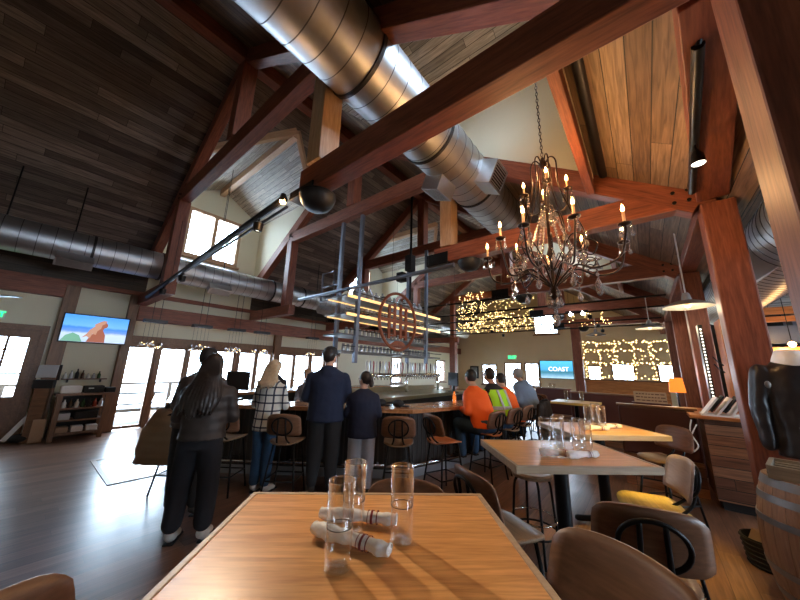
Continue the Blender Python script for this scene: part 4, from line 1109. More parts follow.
# coats
def coat_over(name, label, loc, rz, mat, pts):
    t = thing(name, label, 'coat', loc, rz); return t
t = thing('puffer_jacket', 'tan-brown puffer jacket hanging over the back of the left bar chair', 'jacket', (-4.67, 1.34, 0), radians(38))
mb = MB()
loft(mb, [(-.06, -.06, .36, .3, .09), (-.04, -.05, .55, .27, .12), (-.02, -.03, .75, .23, .12), (0, 0, .93, .18, .1), (.0, .02, 1.0, .1, .06)])
limb(mb, [(-.17, 0, .92), (-.26, -.05, .7), (-.3, -.05, .48)], [.07, .07, .055]); limb(mb, [(.17, 0, .92), (.24, .04, .72), (.22, .08, .52)], [.07, .07, .055])
bake(mb, 'shell', M['brownpuff2'], t, .02, 3, .02)
MB().tube(curve3([(-.09, -.02, 1.0), (0, -.06, 1.03), (.09, -.02, 1.0), (.07, .06, 1.0)], 5), .03, 8).build('collar', M['brownpuff'], t, smooth=True)
t = thing('black_jacket', 'black jacket hung over the back of the chair under the pale blue customer', 'jacket', (-1.62, 6.5, 0), radians(75))
mb = MB(); loft(mb, [(.0, 0, .3, .28, .09), (0, 0, .6, .25, .1), (0, 0, .85, .2, .08), (0, 0, 1.0, .14, .06)])
limb(mb, [(-.17, 0, .9), (-.24, 0, .62), (-.24, 0, .42)], [.06, .06, .05]); bake(mb, 'shell', M['black'], t, .02, 3, .02)
MB().tube([(-.1, 0, 1.0), (0, -.04, 1.02), (.1, 0, 1.0)], .025, 8).build('collar', M['char'], t, smooth=True)
# jacket on a stand by the barrel
t = thing('leather_jacket', 'black jacket with pale fleece collar on a stand behind the barrel', 'jacket', (.93, 3.99, 0), radians(6))
t.scale = (.78, .95, 1.09)
mb = MB(); loft(mb, [(0, 0, .86, .24, .15), (0, 0, 1.1, .23, .15), (0, 0, 1.32, .26, .15), (0, 0, 1.47, .24, .12), (0, 0, 1.55, .12, .09)])
limb(mb, [(-.24, 0, 1.44), (-.31, -.02, 1.2), (-.3, -.04, .95)], [.085, .075, .06]); limb(mb, [(.24, 0, 1.44), (.33, -.05, 1.22), (.36, -.12, 1.0)], [.085, .075, .06])
bake(mb, 'shell', plain('black_leather', (.02, .017, .02), .35), t, .018, 3, .02)
mb = MB(); loft(mb, [(0, 0, 1.5, .15, .11), (0, .0, 1.57, .13, .1), (0, .02, 1.63, .09, .075)]); bake(mb, 'collar', M['linen'], t, .016, 2, .01)
MB().ball((-.25, -.13, 1.37), .024, (1, .25, 1.1), 12, 6).build('round_badge', M['enamel'], t, smooth=True)
MB().tube([(0, 0, 0), (0, 0, .9)], .02, 8).build('stand_pole', M['black_metal'], t); MB().lathe([(0, 0), (.2, 0), (.2, .02), (0, .03)], 20).build('stand_base', M['black_metal'], t)
# ================================================================== LEFT SIDE
def text_mesh(cu, mat, parent, loc):
    o = bpy.data.objects.new('tmp_text', cu); COL.objects.link(o)
    dg = bpy.context.evaluated_depsgraph_get(); me = bpy.data.meshes.new_from_object(o.evaluated_get(dg)); bpy.data.objects.remove(o)
    me.materials.clear(); me.materials.append(mat)
    q = bpy.data.objects.new('lettering', me); COL.objects.link(q); q.parent = parent; q.location = loc; q.rotation_euler = (pi/2, 0, 0); return q
def exit_sign(label, loc, rz, sc=1.0):
    t = thing('exit_sign', label, 'exit sign', loc, rz, None)
    MB().box((0, 0, 0), (.3*sc, .03, .17*sc)).build('housing', M['white'], t, bevel=.004)
    cu = bpy.data.curves.new('exit_letters', 'FONT'); cu.body = 'EXIT'; cu.size = .135*sc; cu.align_x = 'CENTER'; cu.align_y = 'CENTER'; cu.extrude = .003; cu.offset = .003
    text_mesh(cu, M['green'], t, (0, -.019, 0))
    return t
exit_sign('green exit sign above the left entrance door, cut by the picture edge', (XW+.04, -.47, 2.35), pi/2, 1.0)
exit_sign('small green exit sign over the far door', (-6.05, YF-.04, 2.3), 0, 1.7)
# wall television with a beach picture
def screen_mat(name, stops, axis, strength=1.0):
    m, nt, b = newmat(name); N = nt.nodes; L = nt.links; tc = N.new('ShaderNodeTexCoord'); sp = N.new('ShaderNodeSeparateXYZ'); L.new(tc.outputs['Generated'], sp.inputs[0])
    nz = N.new('ShaderNodeTexNoise'); nz.inputs['Scale'].default_value = 7; L.new(tc.outputs['Generated'], nz.inputs['Vector'])
    ma = N.new('ShaderNodeMath'); ma.operation = 'MULTIPLY_ADD'; ma.inputs[1].default_value = .12; L.new(nz.outputs['Fac'], ma.inputs[0]); L.new(sp.outputs[axis], ma.inputs[2])
    cr = N.new('ShaderNodeValToRGB'); e = cr.color_ramp.elements; e[0].position = stops[0][0]; e[0].color = (*stops[0][1], 1); e[1].position = stops[-1][0]; e[1].color = (*stops[-1][1], 1)
    for p, c in stops[1:-1]: q = e.new(p); q.color = (*c, 1)
    L.new(ma.outputs[0], cr.inputs[0]); b.inputs['Base Color'].default_value = (0, 0, 0, 1); b.inputs['Roughness'].default_value = .3
    L.new(cr.outputs[0], b.inputs['Emission Color']); b.inputs['Emission Strength'].default_value = strength; return m
def emi(name, c, s=1.0): return plain(name, (0, 0, 0), .4, emis=c, estr=s)
t = thing('television', 'wall television showing a red-haired figure on a beach, above the shelf unit', 'television', (XW+.16, .94, 2.2), pi/2)
MB().box((0, 0, 0), (1.06, .05, .61)).build('bezel', M['black'], t, bevel=.005)
sc_ = MB().box((0, -.028, 0), (1.02, .006, .565)).build('screen', screen_mat('beach', [(0, (.42, .55, .8)), (.36, (.5, .62, .85)), (.46, (.1, .25, .75)), (.6, (.02, .2, .75)), (.66, (.12, .4, .95)), (1, (.05, .3, .95))], 2, .95), t)
mb = MB().prism([(-.12, -.28), (-.08, -.16), (.0, -.04), (.03, .08), (.08, .15), (.13, .165), (.165, .13), (.175, .09), (.16, .05), (.12, .03), (.11, -.02), (.16, -.12), (.17, -.28)], -.004, 'y', -.032); mb.build('pictured_figure', emi('figure_tone', (.35, .1, .05), .8), sc_)
MB().prism([(-.2, -.2), (-.13, -.1), (-.1, -.02), (-.03, .06), (-.04, .1), (.03, .16), (.09, .2), (.15, .19), (.12, .13), (.08, .1), (.07, .02), (.02, -.04), (.01, -.12), (-.05, -.1), (-.07, -.2), (-.13, -.16)], -.003, 'y', -.0365).build('pictured_hair', emi('hair_tone', (.55, .28, .18), .8), sc_)
MB().prism([(-.5, -.28), (-.44, -.16), (-.34, -.1), (-.24, -.15), (-.18, -.28)], -.003, 'y', -.032).build('pictured_bush', emi('bush_tone', (.2, .5, .35), .7), sc_)
MB().box((0, .09, 0), (.2, .14, .2)).build('wall_bracket', M['black_metal'], t)
t = thing('television', 'far wall television showing blue water and white letters', 'television', (-3.75, YF-.1, 1.66), 0)
MB().box((0, 0, 0), (1.62, .06, .95)).build('bezel', M['black'], t, bevel=.005)
sc_ = MB().box((0, -.034, 0), (1.56, .006, .89)).build('screen', screen_mat('lake', [(0, (.5, .75, .9)), (.3, (.1, .3, .45)), (.42, (.05, .2, .25)), (.55, (.08, .4, .75)), (1, (.1, .55, .95))], 2, 1.0), t)
cu = bpy.data.curves.new('screen_letters', 'FONT'); cu.body = 'COAST'; cu.size = .3; cu.align_x = 'CENTER'; cu.align_y = 'CENTER'; cu.extrude = .002; cu.offset = .006
text_mesh(cu, emi('white_letters', (1, 1, 1), 1.2), sc_, (.1, -.042, .02))
MB().box((0, .05, 0), (.3, .06, .3)).build('wall_bracket', M['black_metal'], t)
o = thing('wall_picture', 'small dark framed picture on the far wall at the left', 'picture', (-8.45, YF-.03, 1.4)); MB().box((0, 0, 0), (.55, .04, .75)).build('frame', M['black'], o); MB().box((0, -.022, 0), (.4, .004, .58)).build('print', plain('print_grey', (.2, .22, .22), .6), o)
# open shelf unit
ux0, ux1, uy0, uy1 = XW+.16, XW+.58, .60, 1.36
t = thing('shelf_unit', 'open wooden shelf unit below the left television', 'shelf unit', (0, 0, 0))
for (x, y) in ((ux0+.03, uy0+.04), (ux0+.03, uy1-.04), (ux1-.03, uy0+.04), (ux1-.03, uy1-.04)):
    MB().bx(x-.035, x+.035, y-.035, y+.035, 0, .84).build('leg', M['trim_z'], t)
for k, z in enumerate((.14, .38, .6)): MB().bx(ux0, ux1, uy0+.06, uy1-.06, z-.025, z).build('shelf', M['timber_trim'], t)
MB().bx(ux0-.0, ux1+.03, uy0-.03, uy1+.03, .84, .88).build('top', M['timber_trim'], t)
MB().bx(ux0-.01, ux0, uy0, uy1, .1, .84).build('back_panel', M['black'], t)
o = tag(MB().box((0, 0, .07), (.22, .3, .14)).build('basket', M['linen'], bevel=.02, loc=(ux1-.2, uy0+.17, .88)), 'cream basket on top of the shelf unit, left end', 'basket')
t = thing('receipt_box', 'black box equipment on top of the shelf unit, right half', 'box', (ux1-.2, uy0+.5, .88)); MB().box((0, 0, .07), (.26, .3, .13)).build('case', M['black'], t, bevel=.008); MB().box((.05, .25, .05), (.2, .16, .1)).build('side_case', M['char'], t, bevel=.008); MB().box((.131, -.05, .09), (.004, .08, .02)).build('label', M['paper'], t)
bm_ = [M['bottle_white'], M['bottle_brown'], M['bottle_white'], M['bottle_green'], M['black'], M['bottle_red'], M['chrome_grey']]
bl = ['white jar', 'brown bottle', 'round white jar', 'green bottle', 'black canister', 'red bottle', 'grey tin']
for k in range(7): bottle('bottle', bl[k]+' on the upper tier of the shelf unit', (ux1-.12, uy0+.12+k*.088, .6), bm_[k], .17, .033, 'jars on the shelf unit')
for k in range(3): tag(MB().box((0, 0, .05), (.22, .17, .1)).build('carton', [M['cardboard'], M['linen'], M['bottle_white']][k], bevel=.008, loc=(ux1-.18, uy0+.17+k*.21, .14)), ['tan carton', 'white folded cloth stack', 'pale tray'][k]+' on the bottom shelf of the unit', 'box')
tag(MB().box((0, 0, .06), (.24, .16, .12)).build('carton', M['chrome_grey'], bevel=.008, loc=(ux1-.18, uy0+.16, .38)), 'grey tub at the left of the middle shelf', 'box')
tag(MB().box((0, 0, .07), (.24, .34, .14)).build('carton', M['char'], bevel=.008, loc=(ux1-.18, uy0+.47, .38)), 'long dark crate on the middle shelf of the unit', 'box')
o = thing('wall_shelf', 'thin wall shelf holding small bottles over the shelf unit', 'shelf', (0, 0, 0)); MB().bx(XW, XW+.16, .62, 1.3, 1.13, 1.15).build('board', M['timber_trim'], o); MB().bx(XW, XW+.12, .7, .72, 1.07, 1.13).build('bracket', M['black_metal'], o); MB().bx(XW, XW+.12, 1.2, 1.22, 1.07, 1.13).build('bracket', M['black_metal'], o)
sb = ['squat white bottle', 'steel shaker', 'dark flask', 'tall brown bottle', 'white beaker', 'small grey tin', 'slim green bottle']
for k in range(7): bottle('bottle', sb[k]+' on the thin wall shelf', (XW+.08, .66+k*.085, 1.15), [M['bottle_white'], M['chrome_grey'], M['char'], M['bottle_brown'], M['bottle_white'], M['chrome_grey'], M['bottle_green']][k], [.12, .16, .2, .17, .1, .11, .15][k], .03, 'bottles on the wall shelf')
t = thing('pos_terminal', 'white-screened till terminal on a dark stand by the entrance door', 'till', (XW+.3, .40, 0), radians(75))
t.scale = (.8, .8, 1)
MB().bx(-.12, .12, -.1, .1, 0, .98).build('pedestal', M['timber_trim'], t); MB().box((0, 0, 1.06), (.34, .26, .16)).build('printer', M['black'], t, bevel=.01); MB().box((0, -.02, 1.3), (.34, .03, .25), Matrix.Rotation(radians(-15), 3, 'X')).build('screen', M['chrome_grey'], t, bevel=.006); MB().box((.2, 0, 1.28), (.05, .05, .3)).build('reader', M['black'], t)
for k, (a, lab) in enumerate(((.3, 'tan menu board leaning left of the shelf unit'), )):
    o = MB().box((0, 0, .3), (.02, .17, .42), Matrix.Rotation(.12, 3, 'Y')).build('menu_board', M['cardboard'], loc=(XW+.5, .46, -.085)); tag(o, lab, 'board')
o = MB().box((0, 0, .25), (.012, .07, .5), Euler((-.5, 0, 0)).to_matrix()).build('leaning_board', M['white'], loc=(XW+.3, .2, .03)); tag(o, 'white board leaning against the wall next to the entrance door', 'board')
t = thing('floor_mat_roll', 'dark bundle on the floor beside the entrance door', 'bundle', (XW+.25, .28, 0)); mb = MB().ball((0, 0, .08), .12, (1.2, 1.3, .65), 12, 8); bake(mb, 'bag', M['char'], t, .02, 2, .02)
# ceiling fan over the entrance
t = thing('ceiling_fan', 'black ceiling fan over the entrance at the left picture edge', 'fan', (-7.6, -.95, 2.42))
MB().lathe([(0, -.1), (.09, -.08), (.11, 0), (.05, .08), (0, .08)], 16).build('motor', M['black_metal'], t, smooth=True)
MB().tube([(0, 0, .08), (0, 0, 3.0-.2)], .012, 8).build('down_rod', M['black_metal'], t)
for k in range(4):
    a = k*pi/2+1.15; MB().bar((cos(a)*.1, sin(a)*.1, 0), (cos(a)*.85, sin(a)*.85, .02), .13, .012).build('blade', M['black_metal'], t)
# sparkly cluster pendants in front of the folding doors
def cluster(y, label, first=None):
    t = thing('cluster_pendant', label, 'pendant light', (-8.45, y, 0), 0, 'glass cluster pendants before the folding doors')
    MB().box((0, 0, 2.42), (.16, .42, .07)).build('canopy', M['dark_steel'], t, bevel=.005)
    MB().tube([(0, -.07, 2.45), (0, -.07, 3.42)], .006, 5).tube([(0, .07, 2.45), (0, .07, 3.42)], .006, 5).build('hanger', M['black_metal'], t)
    r = random.Random(int(y*10)); mb = MB(); mc = MB(); ms = MB()
    for k in range(5): ms.tube([(0, -.16+k*.08, 2.39), (0, -.16+k*.08, 1.95)], .0025, 4)
    ms.build('cord', M['black_metal'], t)
    for k in range(26):
        u = r.uniform(-.22, .22); x = r.uniform(-.1, .1); z = 1.9+r.uniform(-.06, .06)-abs(u)*.1
        mb.ball((x, u, z), .016, (1, 1, 1.5), 6, 4)
        if k % 3 == 0: mc.ball((x*.8, u*.9, z+.01), .008, n=6, m=4)
    mb.build('crystal', M['crystal'], t, smooth=True)['kind'] = 'stuff'; mc.build('bulb', M['fairy'], t)['kind'] = 'stuff'
    return t
for y, l in ((1.75, 'glass cluster pendant nearest the corner post'), (2.68, 'glass cluster pendant left of the cap of the half-hidden person'), (3.5, 'glass cluster pendant right of the long dark hair'), (4.2, 'glass cluster pendant above the plaid-shirted person'), (5.9, 'glass cluster pendant above the bartenders')): cluster(y, l)
# terrace furniture seen through the doors
def terrace(i, x, y):
    t = thing('terrace_table', ['pale picnic table outside behind the first folding door', 'picnic table outside behind the middle folding doors'][i], 'table', (x, y, -.15))
    MB().bx(-.4, .4, -.9, .9, .82, .87).build('table_top', M['white_t'], t)
    for s in (-1, 1):
        MB().bx(s*.62-.14, s*.62+.14, -.9, .9, .45, .49).build('bench', M['deckwood'], t)
        MB().bar((-.6, s*.65, 0), (.3, s*.65, .82), .08, .05).bar((.6, s*.65, 0), (-.3, s*.65, .82), .08, .05).build('leg', M['timber_trim'], t)
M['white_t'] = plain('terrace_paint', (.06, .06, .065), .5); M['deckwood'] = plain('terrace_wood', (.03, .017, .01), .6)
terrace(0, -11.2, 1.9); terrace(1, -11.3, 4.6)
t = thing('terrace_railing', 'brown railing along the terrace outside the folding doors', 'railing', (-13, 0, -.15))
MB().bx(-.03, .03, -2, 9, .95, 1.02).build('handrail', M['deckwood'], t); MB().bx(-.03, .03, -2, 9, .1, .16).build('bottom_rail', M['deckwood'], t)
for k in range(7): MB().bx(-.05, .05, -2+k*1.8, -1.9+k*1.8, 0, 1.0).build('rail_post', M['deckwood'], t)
# ceiling rails and speakers
def rail(label, a, b, r=.035, heads=(), mat='black_metal'):
    t = thing('lighting_rail', label, 'rail', a); a = Vector(a); b = Vector(b); d = b-a
    MB().tube([(0, 0, 0), d], r, 8).build('bar', M[mat], t)
    for f in heads:
        p = d*f; h = MB().tube([p, p+Vector((0, 0, -.1))], .01, 6).lathe([(.03, -.2), (.05, -.19), (.06, -.1), (.03, -.08), (0, -.08)], 12, p).build('spot_head', M['black_metal'], t, smooth='auto')
        MB().lathe([(0, 0), (.028, 0)], 10, p+Vector((0, 0, -.185))).build('lens', M['led_dim'], h)
    for f in (.3, .7):
        p = d*f; MB().tube([p, p+Vector((0, 0, 1.2))], .004, 4).build('wire', M['black_metal'], t)
    return t
M['led_dim'] = plain('spot_lens', (1, .95, .9), .4, emis=(1, .93, .8), estr=2)
rail('thick black lighting rail sloping across the upper window', (-8.4, 1.5, 2.93), (-2.9, 1.5, 3.34), .04, (.22, .42, .9))  # last head is an addition, placed to carry the front table's fill light
rail('thin black rail below the thick lighting rail', at(150, 294, y=1.95), at(287, 207, y=1.68), .018, ())
rail('blue-grey steel rail running to the second truss shoe', (-6.5, 4.05, 3.12), (-2.2, 4.05, 3.17), .04, (), 'steel')
for i, y in enumerate((7.0, 8.4, 9.6, 11.4, 12.6)):
    rail(['third', 'fourth', 'fifth', 'sixth', 'seventh'][i]+' black rail, stretched across the room behind the bar shelves', (-7.3, y, 3.25-.03*i), (-2.3 if y < 8 else .5, y, 3.25-.03*i), .022, (.35, .8) if i > 1 else ())
DM = ['big black dome speaker at the end of the nearest beam', 'black dome speaker under the steel shoe left of the chandelier', 'black dome speaker below the chandelier', 'black dome speaker under the fourth truss', 'black dome speaker under the farthest truss']
for i, y in enumerate(T):
    x = [-2.45, -2.06, -2.08, -2.0, -1.75][i]
    t = thing('dome_speaker', DM[i], 'speaker', (x, y, 3.27 if i == 0 else 3.288), 0, 'dome speakers under the beam ends')
    MB().lathe([(0, 0), (.18, 0), (.185, -.02), (.17, -.08), (.13, -.14), (.065, -.175), (0, -.18)], 24).build('bowl', plain('speaker_black', (.008, .008, .009), .5), t, smooth='auto')
    MB().tube([(.18*cos(2*pi*k/24), .18*sin(2*pi*k/24), -.012) for k in range(24)], .008, 6, closed=True).build('rim', M['black_metal'], t, smooth=True)
# warm bulb at the beam end
t = thing('spot_lamp', 'small glowing warm lamp at the end of the nearest beam', 'lamp', (-2.93, 1.5, 3.36)); MB().lathe([(0, .05), (.03, .04), (.035, -.02), (0, -.02)], 12).build('socket', M['black_metal'], t, smooth=True); MB().ball((0, 0, -.045), .034, n=12, m=8).build('bulb', M['emis_bulb'], t, smooth=True)
t = thing('flood_lamp', 'pair of white lamps on a bar under the fourth truss', 'lamp', (-1.45, 10.2, 3.33)); MB().box((0, 0, 0), (.6, .06, .05)).build('bar', M['black_metal'], t)
for q in (-.16, .16): MB().ball((q, 0, -.06), .06, n=12, m=8).build('bulb', M['led_white'], t, smooth=True)

p0 = at(410, 204, y=6.0); p1 = at(410, 300, y=6.0)
t = thing('hanging_speaker', 'black speaker pair clamped to a black pole hanging over the bar', 'speaker', p1)
MB().tube([(0, 0, 0), (0, 0, p0.z-p1.z+.6)], .03, 8).build('pole', M['black_metal'], t)
for k, (u, z, w, h) in enumerate(((-.22, .62, .2, .24), (.06, .95, .2, .42))):
    q = MB().box((u, -.1, z), (w, .2, h)).build('speaker_box', M['black'], t, bevel=.01)
    MB().lathe([(0, 0), (.06, 0), (.07, .012)], 14, (u, -.205, z), Matrix.Rotation(pi/2, 3, 'X')).build('cone', M['char'], q)
# ================================================================== CHANDELIER
CH = Vector((-.60, 3.05, 0))
t = thing('chandelier', 'large candle chandelier of curled bronze arms hung with crystal drops', 'chandelier', (CH.x, CH.y, 0))
MB().lathe([(0, 2.2), (.03, 2.22), (.05, 2.28), (.02, 2.36), (.015, 2.6), (.04, 2.66), (.018, 2.74), (.014, 3.1), (.05, 3.16), (.02, 3.22), (.014, 3.6), (.04, 3.66), (.014, 3.74), (0, 3.76)], 16).build('stem', M['bronze'], t, smooth=True)
mb = MB()
k = 0; z = 3.76
while z < 6.55:
    R = Matrix.Rotation(pi/2 if k % 2 else 0, 3, 'Z')
    mb.tube([Vector((0, 0, z+.022))+R @ Vector((.011*cos(a), 0, .027*sin(a))) for a in [2*pi*j/8 for j in range(8)]], .004, 4, closed=True); z += .043; k += 1
mb.build('chain', M['bronze'], t)['kind'] = 'stuff'
def spiral(p, out, r, s=1, n=16, turns=1.3):
    """curl in the vertical plane spanned by out and z, ending at its centre"""
    pts = []
    for i in range(n+1):
        f = i/n; a = f*turns*2*pi; q = r*(1-f*.8)
        pts.append(p+out*(r-q*cos(a))*1.0+Vector((0, 0, s*q*sin(a))))
    return pts
drop_m = None
def crystal(loc, s=1.0, bead=True):
    s *= 1.45
    o = bpy.data.objects.new('crystal_drop', crystal.me); COL.objects.link(o); o.parent = t; o.location = loc; o.scale = (s, s, s); return o
mb = MB(); mb.lathe([(0, 0), (.006, -.008), (.006, -.014), (0, -.02)], 8).lathe([(0, -.02), (.009, -.032), (.009, -.04), (0, -.05)], 8).lathe([(0, -.05), (.012, -.075), (.019, -.1), (.012, -.122), (0, -.13)], 8)
o = mb.build('crystal_drop', M['crystal'], t); crystal.me = o.data; o.location = (0, 0, 2.2)
N1 = 9; ZF = 2.86
tips = []
for k in range(N1):
    a = 2*pi*k/N1+.42; d = Vector((cos(a), sin(a), 0)); R1 = .62 if k % 2 == 0 else .5; zt = ZF-.13+(.0 if k % 2 == 0 else .06)
    pts = curve3([Vector((0, 0, 2.33))+d*.02, Vector((0, 0, 2.42))+d*.10, Vector((0, 0, 2.5))+d*.22, Vector((0, 0, 2.43))+d*.38, Vector((0, 0, 2.48))+d*(R1-.06), Vector((0, 0, zt-.06))+d*R1, Vector((0, 0, zt))+d*R1], 6)
    arm = MB().tube(pts, .009, 7).tube(spiral(Vector((0, 0, 2.48))+d*.26, d, .07, 1), .006, 6).build('arm', M['bronze'], t, smooth=True)
    p = Vector((0, 0, zt))+d*R1; tips.append((p, d))
    MB().lathe([(.008, -.01), (.045, .0), (.05, .012), (.014, .014), (.016, .03), (0, .03)], 14, p).build('drip_cup', M['bronze'], arm, smooth=True)
    MB().tube([p+Vector((0, 0, .02)), p+Vector((0, 0, .12))], .011, 8).build('candle_sleeve', M['candle'], arm)
    MB().lathe([(0, .115), (.011, .125), (.014, .145), (.008, .17), (0, .19)], 8, p).build('flame_bulb', M['emis_bulb'], arm, smooth=True)
    for j in range(3):
        b = a+j*2.1; crystal(p+Vector((cos(b)*.045, sin(b)*.045, -.0)), .62)
    crystal(Vector((0, 0, 2.42))+d*.38, 1.0)
for k in range(4):
    a = 2*pi*k/4+.3; d = Vector((cos(a), sin(a), 0)); zt = 3.33
    pts = curve3([Vector((0, 0, 3.18))+d*.02, Vector((0, 0, 3.1))+d*.1, Vector((0, 0, 3.16))+d*.18, Vector((0, 0, zt))+d*.2], 6)
    arm = MB().tube(pts, .008, 7).build('arm', M['bronze'], t, smooth=True); p = Vector((0, 0, zt))+d*.2
    MB().lathe([(.008, -.01), (.04, 0), (.045, .012), (0, .014)], 14, p).build('drip_cup', M['bronze'], arm, smooth=True)
    MB().tube([p+Vector((0, 0, .01)), p+Vector((0, 0, .1))], .010, 8).build('candle_sleeve', M['candle'], arm)
    MB().lathe([(0, .095), (.011, .105), (.014, .125), (.008, .15), (0, .17)], 8, p).build('flame_bulb', M['emis_bulb'], arm, smooth=True)
    for j in range(2): crystal(p+Vector((cos(a+j*3)*.035, sin(a+j*3)*.035, 0)), .72)
for k in range(6):   # cage of tall scroll wires
    a = 2*pi*k/6+.1; d = Vector((cos(a), sin(a), 0))
    pts = curve3([Vector((0, 0, 3.66))+d*.02, Vector((0, 0, 3.73))+d*.07, Vector((0, 0, 3.66))+d*.12, Vector((0, 0, 3.4))+d*.12, Vector((0, 0, 3.1))+d*.2, Vector((0, 0, 2.8))+d*.3, Vector((0, 0, 2.5))+d*.2, Vector((0, 0, 2.34))+d*.03], 7)
    MB().tube(pts, .007, 6).build('scroll_wire', M['bronze'], t, smooth=True)
    crystal(Vector((0, 0, 2.84))+d*.3, .9); crystal(Vector((0, 0, 3.12))+d*.06, .8); crystal(Vector((0, 0, 2.3))+d*.05, .9)
crystal(Vector((0, 0, 2.2)), 1.3)
for k in range(9):   # bead swags from the cage down to the arms, and inner scrolls
    a = 2*pi*k/9+.42; d = Vector((cos(a), sin(a), 0)); p0_ = Vector((0, 0, 3.16))+d*.05; p1_ = Vector((0, 0, 2.5))+d*.42
    sm = MB()
    for i in range(42):
        f = i/41; p = p0_.lerp(p1_, f)-Vector((0, 0, .22*sin(pi*f))); sm.ball(p, .0118, n=6, m=4)
    sm.build('bead_string', M['crystal'], t, smooth=True)
    a2 = a+.35; d2 = Vector((cos(a2), sin(a2), 0))
    MB().tube(curve3([Vector((0, 0, 2.5))+d2*.02, Vector((0, 0, 2.62))+d2*.12, Vector((0, 0, 2.76))+d2*.26, Vector((0, 0, 2.70))+d2*.38, Vector((0, 0, 2.6))+d2*.34, Vector((0, 0, 2.63))+d2*.28, Vector((0, 0, 2.68))+d2*.31], 6), .0065, 6).build('scroll', M['bronze'], t, smooth=True)
    crystal(Vector((0, 0, 2.60))+d2*.36, .8)
CHT = t
# ================================================================== PENDANTS, PIPES
def pendant(label, x, y, z, r, top):
    t = thing('pendant_lamp', label, 'pendant lamp', (x, y, z), 0, 'shallow metal pendants')
    MB().lathe([(r, 0), (r*.98, .02), (r*.55, .07), (r*.2, .1), (r*.16, .17), (.03, .2), (0, .2)], 28).lathe([(r-.004, .002), (r*.5, .06), (0, .09)], 28).build('shade', M['enamel'], t, smooth='auto')
    MB().ball((0, 0, .03), .035, n=10, m=6).build('bulb', M['led'], t, smooth=True)
    MB().tube([(0, 0, .2), (0, 0, top-z)], .009, 6).build('rod', M['chrome_grey'], t)
    return t
pendant('largest grey pendant lamp, beside the big red post', .535, 5.6, 2.46, .27, 3.66)
pendant('middle grey pendant lamp over the booths', .16, 9.0, 2.58, .27, 3.34)
pendant('farthest small pendant lamp over the orange divider', -1.15, 11.4, 2.72, .27, 3.3)
tag(MB().tube([(-.14, T[0]+.12, 4.0), (-.14, T[1]-.12, 4.0)], .055, 12).build('dark_pipe', M['dark_steel'], smooth='auto'), 'dark pipe running beside the orange header timber', 'pipe')
ca = at(698, 45, z=3.32); cb = at(692, 192, z=3.32); cc = at(697, 156, z=3.2)
t = thing('conduit', 'black conduit with a small spotlight beside the broad overhead timber', 'conduit', ca)
MB().tube([(0, 0, 0), cb-ca], .03, 10).tube(curve3([(0, 0, 0), (.015, -.05, .05), (-.03, -.11, .03), (0, -.17, .06)], 5), .014, 6).build('tube', M['black_metal'], t, smooth='auto')
c_ = cc-ca
h = MB().lathe([(.045, -.07), (.04, 0), (.02, .05), (0, .05)], 14, c_).tube([c_+Vector((0, 0, .05)), c_+Vector((-.0, 0, .14))], .012, 6).build('spot_head', M['black_metal'], t, smooth='auto')
MB().lathe([(0, 0), (.04, 0)], 14, c_+Vector((0, 0, -.066))).build('lens', plain('spot_glow', (1, 1, 1), .4, emis=(1, .9, .75), estr=8), h)
# ================================================================== FAR RIGHT ZONE
# orange panelled divider between far posts
t = thing('panel_divider', 'long varnished orange wood divider panel below the fairy lights', 'divider', (0, T[4], 0))
MB().bx(-1.88, .5, -.04, .04, .35, 1.28).build('panel', M['orange_wood'], t); MB().bx(-1.9, .52, -.07, .07, 1.28, 1.33).build('cap_rail', M['timber_trim'], t); MB().bx(-1.88, .5, -.05, .05, 0, .35).build('plinth', M['black'], t)
def strand(mb, pts, step, r, rnd, jit=.05):
    for a, b in zip(pts, pts[1:]):
        a = Vector(a); b = Vector(b); n = max(1, int((b-a).length/step))
        for i in range(n):
            p = a.lerp(b, i/n)+Vector([rnd.uniform(-jit, jit) for _ in range(3)]); mb.ball(p, r*rnd.uniform(.7, 1.2), n=4, m=3)
rnd = random.Random(11)
mb = MB(); Y0 = T[4]+1.0
G = lambda x, z: (x, Y0, z)
for z in (1.45, 1.95, 2.45, 2.75): strand(mb, [G(-1.95, z), G(-1.4, z-.06), G(-.6, z), G(.3, z-.05), G(.95, z)], .07, .017, rnd, .06)
for x in (-1.95, -1.45, -.9, -.35, .2, .75): strand(mb, [G(x, 1.4), G(x, 2.8)], .075, .017, rnd, .06)
strand(mb, [G(-1.2, 2.3), G(-.6, 1.7), G(.1, 2.3), G(.7, 1.6)], .085, .014, rnd, .06)
tag(mb.build('fairy_lights', M['fairy'], smooth=False), 'glowing fairy light strands in squares above the orange divider', 'fairy lights', kind='stuff')
mb = MB(); Y0 = T[4]-.4
for x0, x1, z0, z1, n in ((-7.0, -6.1, 3.3, 4.5, 70), (-6.6, -4.6, 3.25, 4.0, 190), (-6.9, -5.6, 4.2, 5.2, 110), (-4.8, -2.9, 3.2, 3.9, 160), (-2.2, -.8, 3.3, 4.1, 60), (-5.8, -3.4, 3.9, 4.7, 90)):
    for _ in range(n): mb.ball((rnd.uniform(x0, x1), Y0+rnd.uniform(-.3, .3), rnd.uniform(z0, z1)), rnd.uniform(.008, .018), n=4, m=3)
tag(mb.build('fairy_lights', M['fairy']), 'golden tangle of fairy lights under the far gable roof', 'fairy lights', kind='stuff')
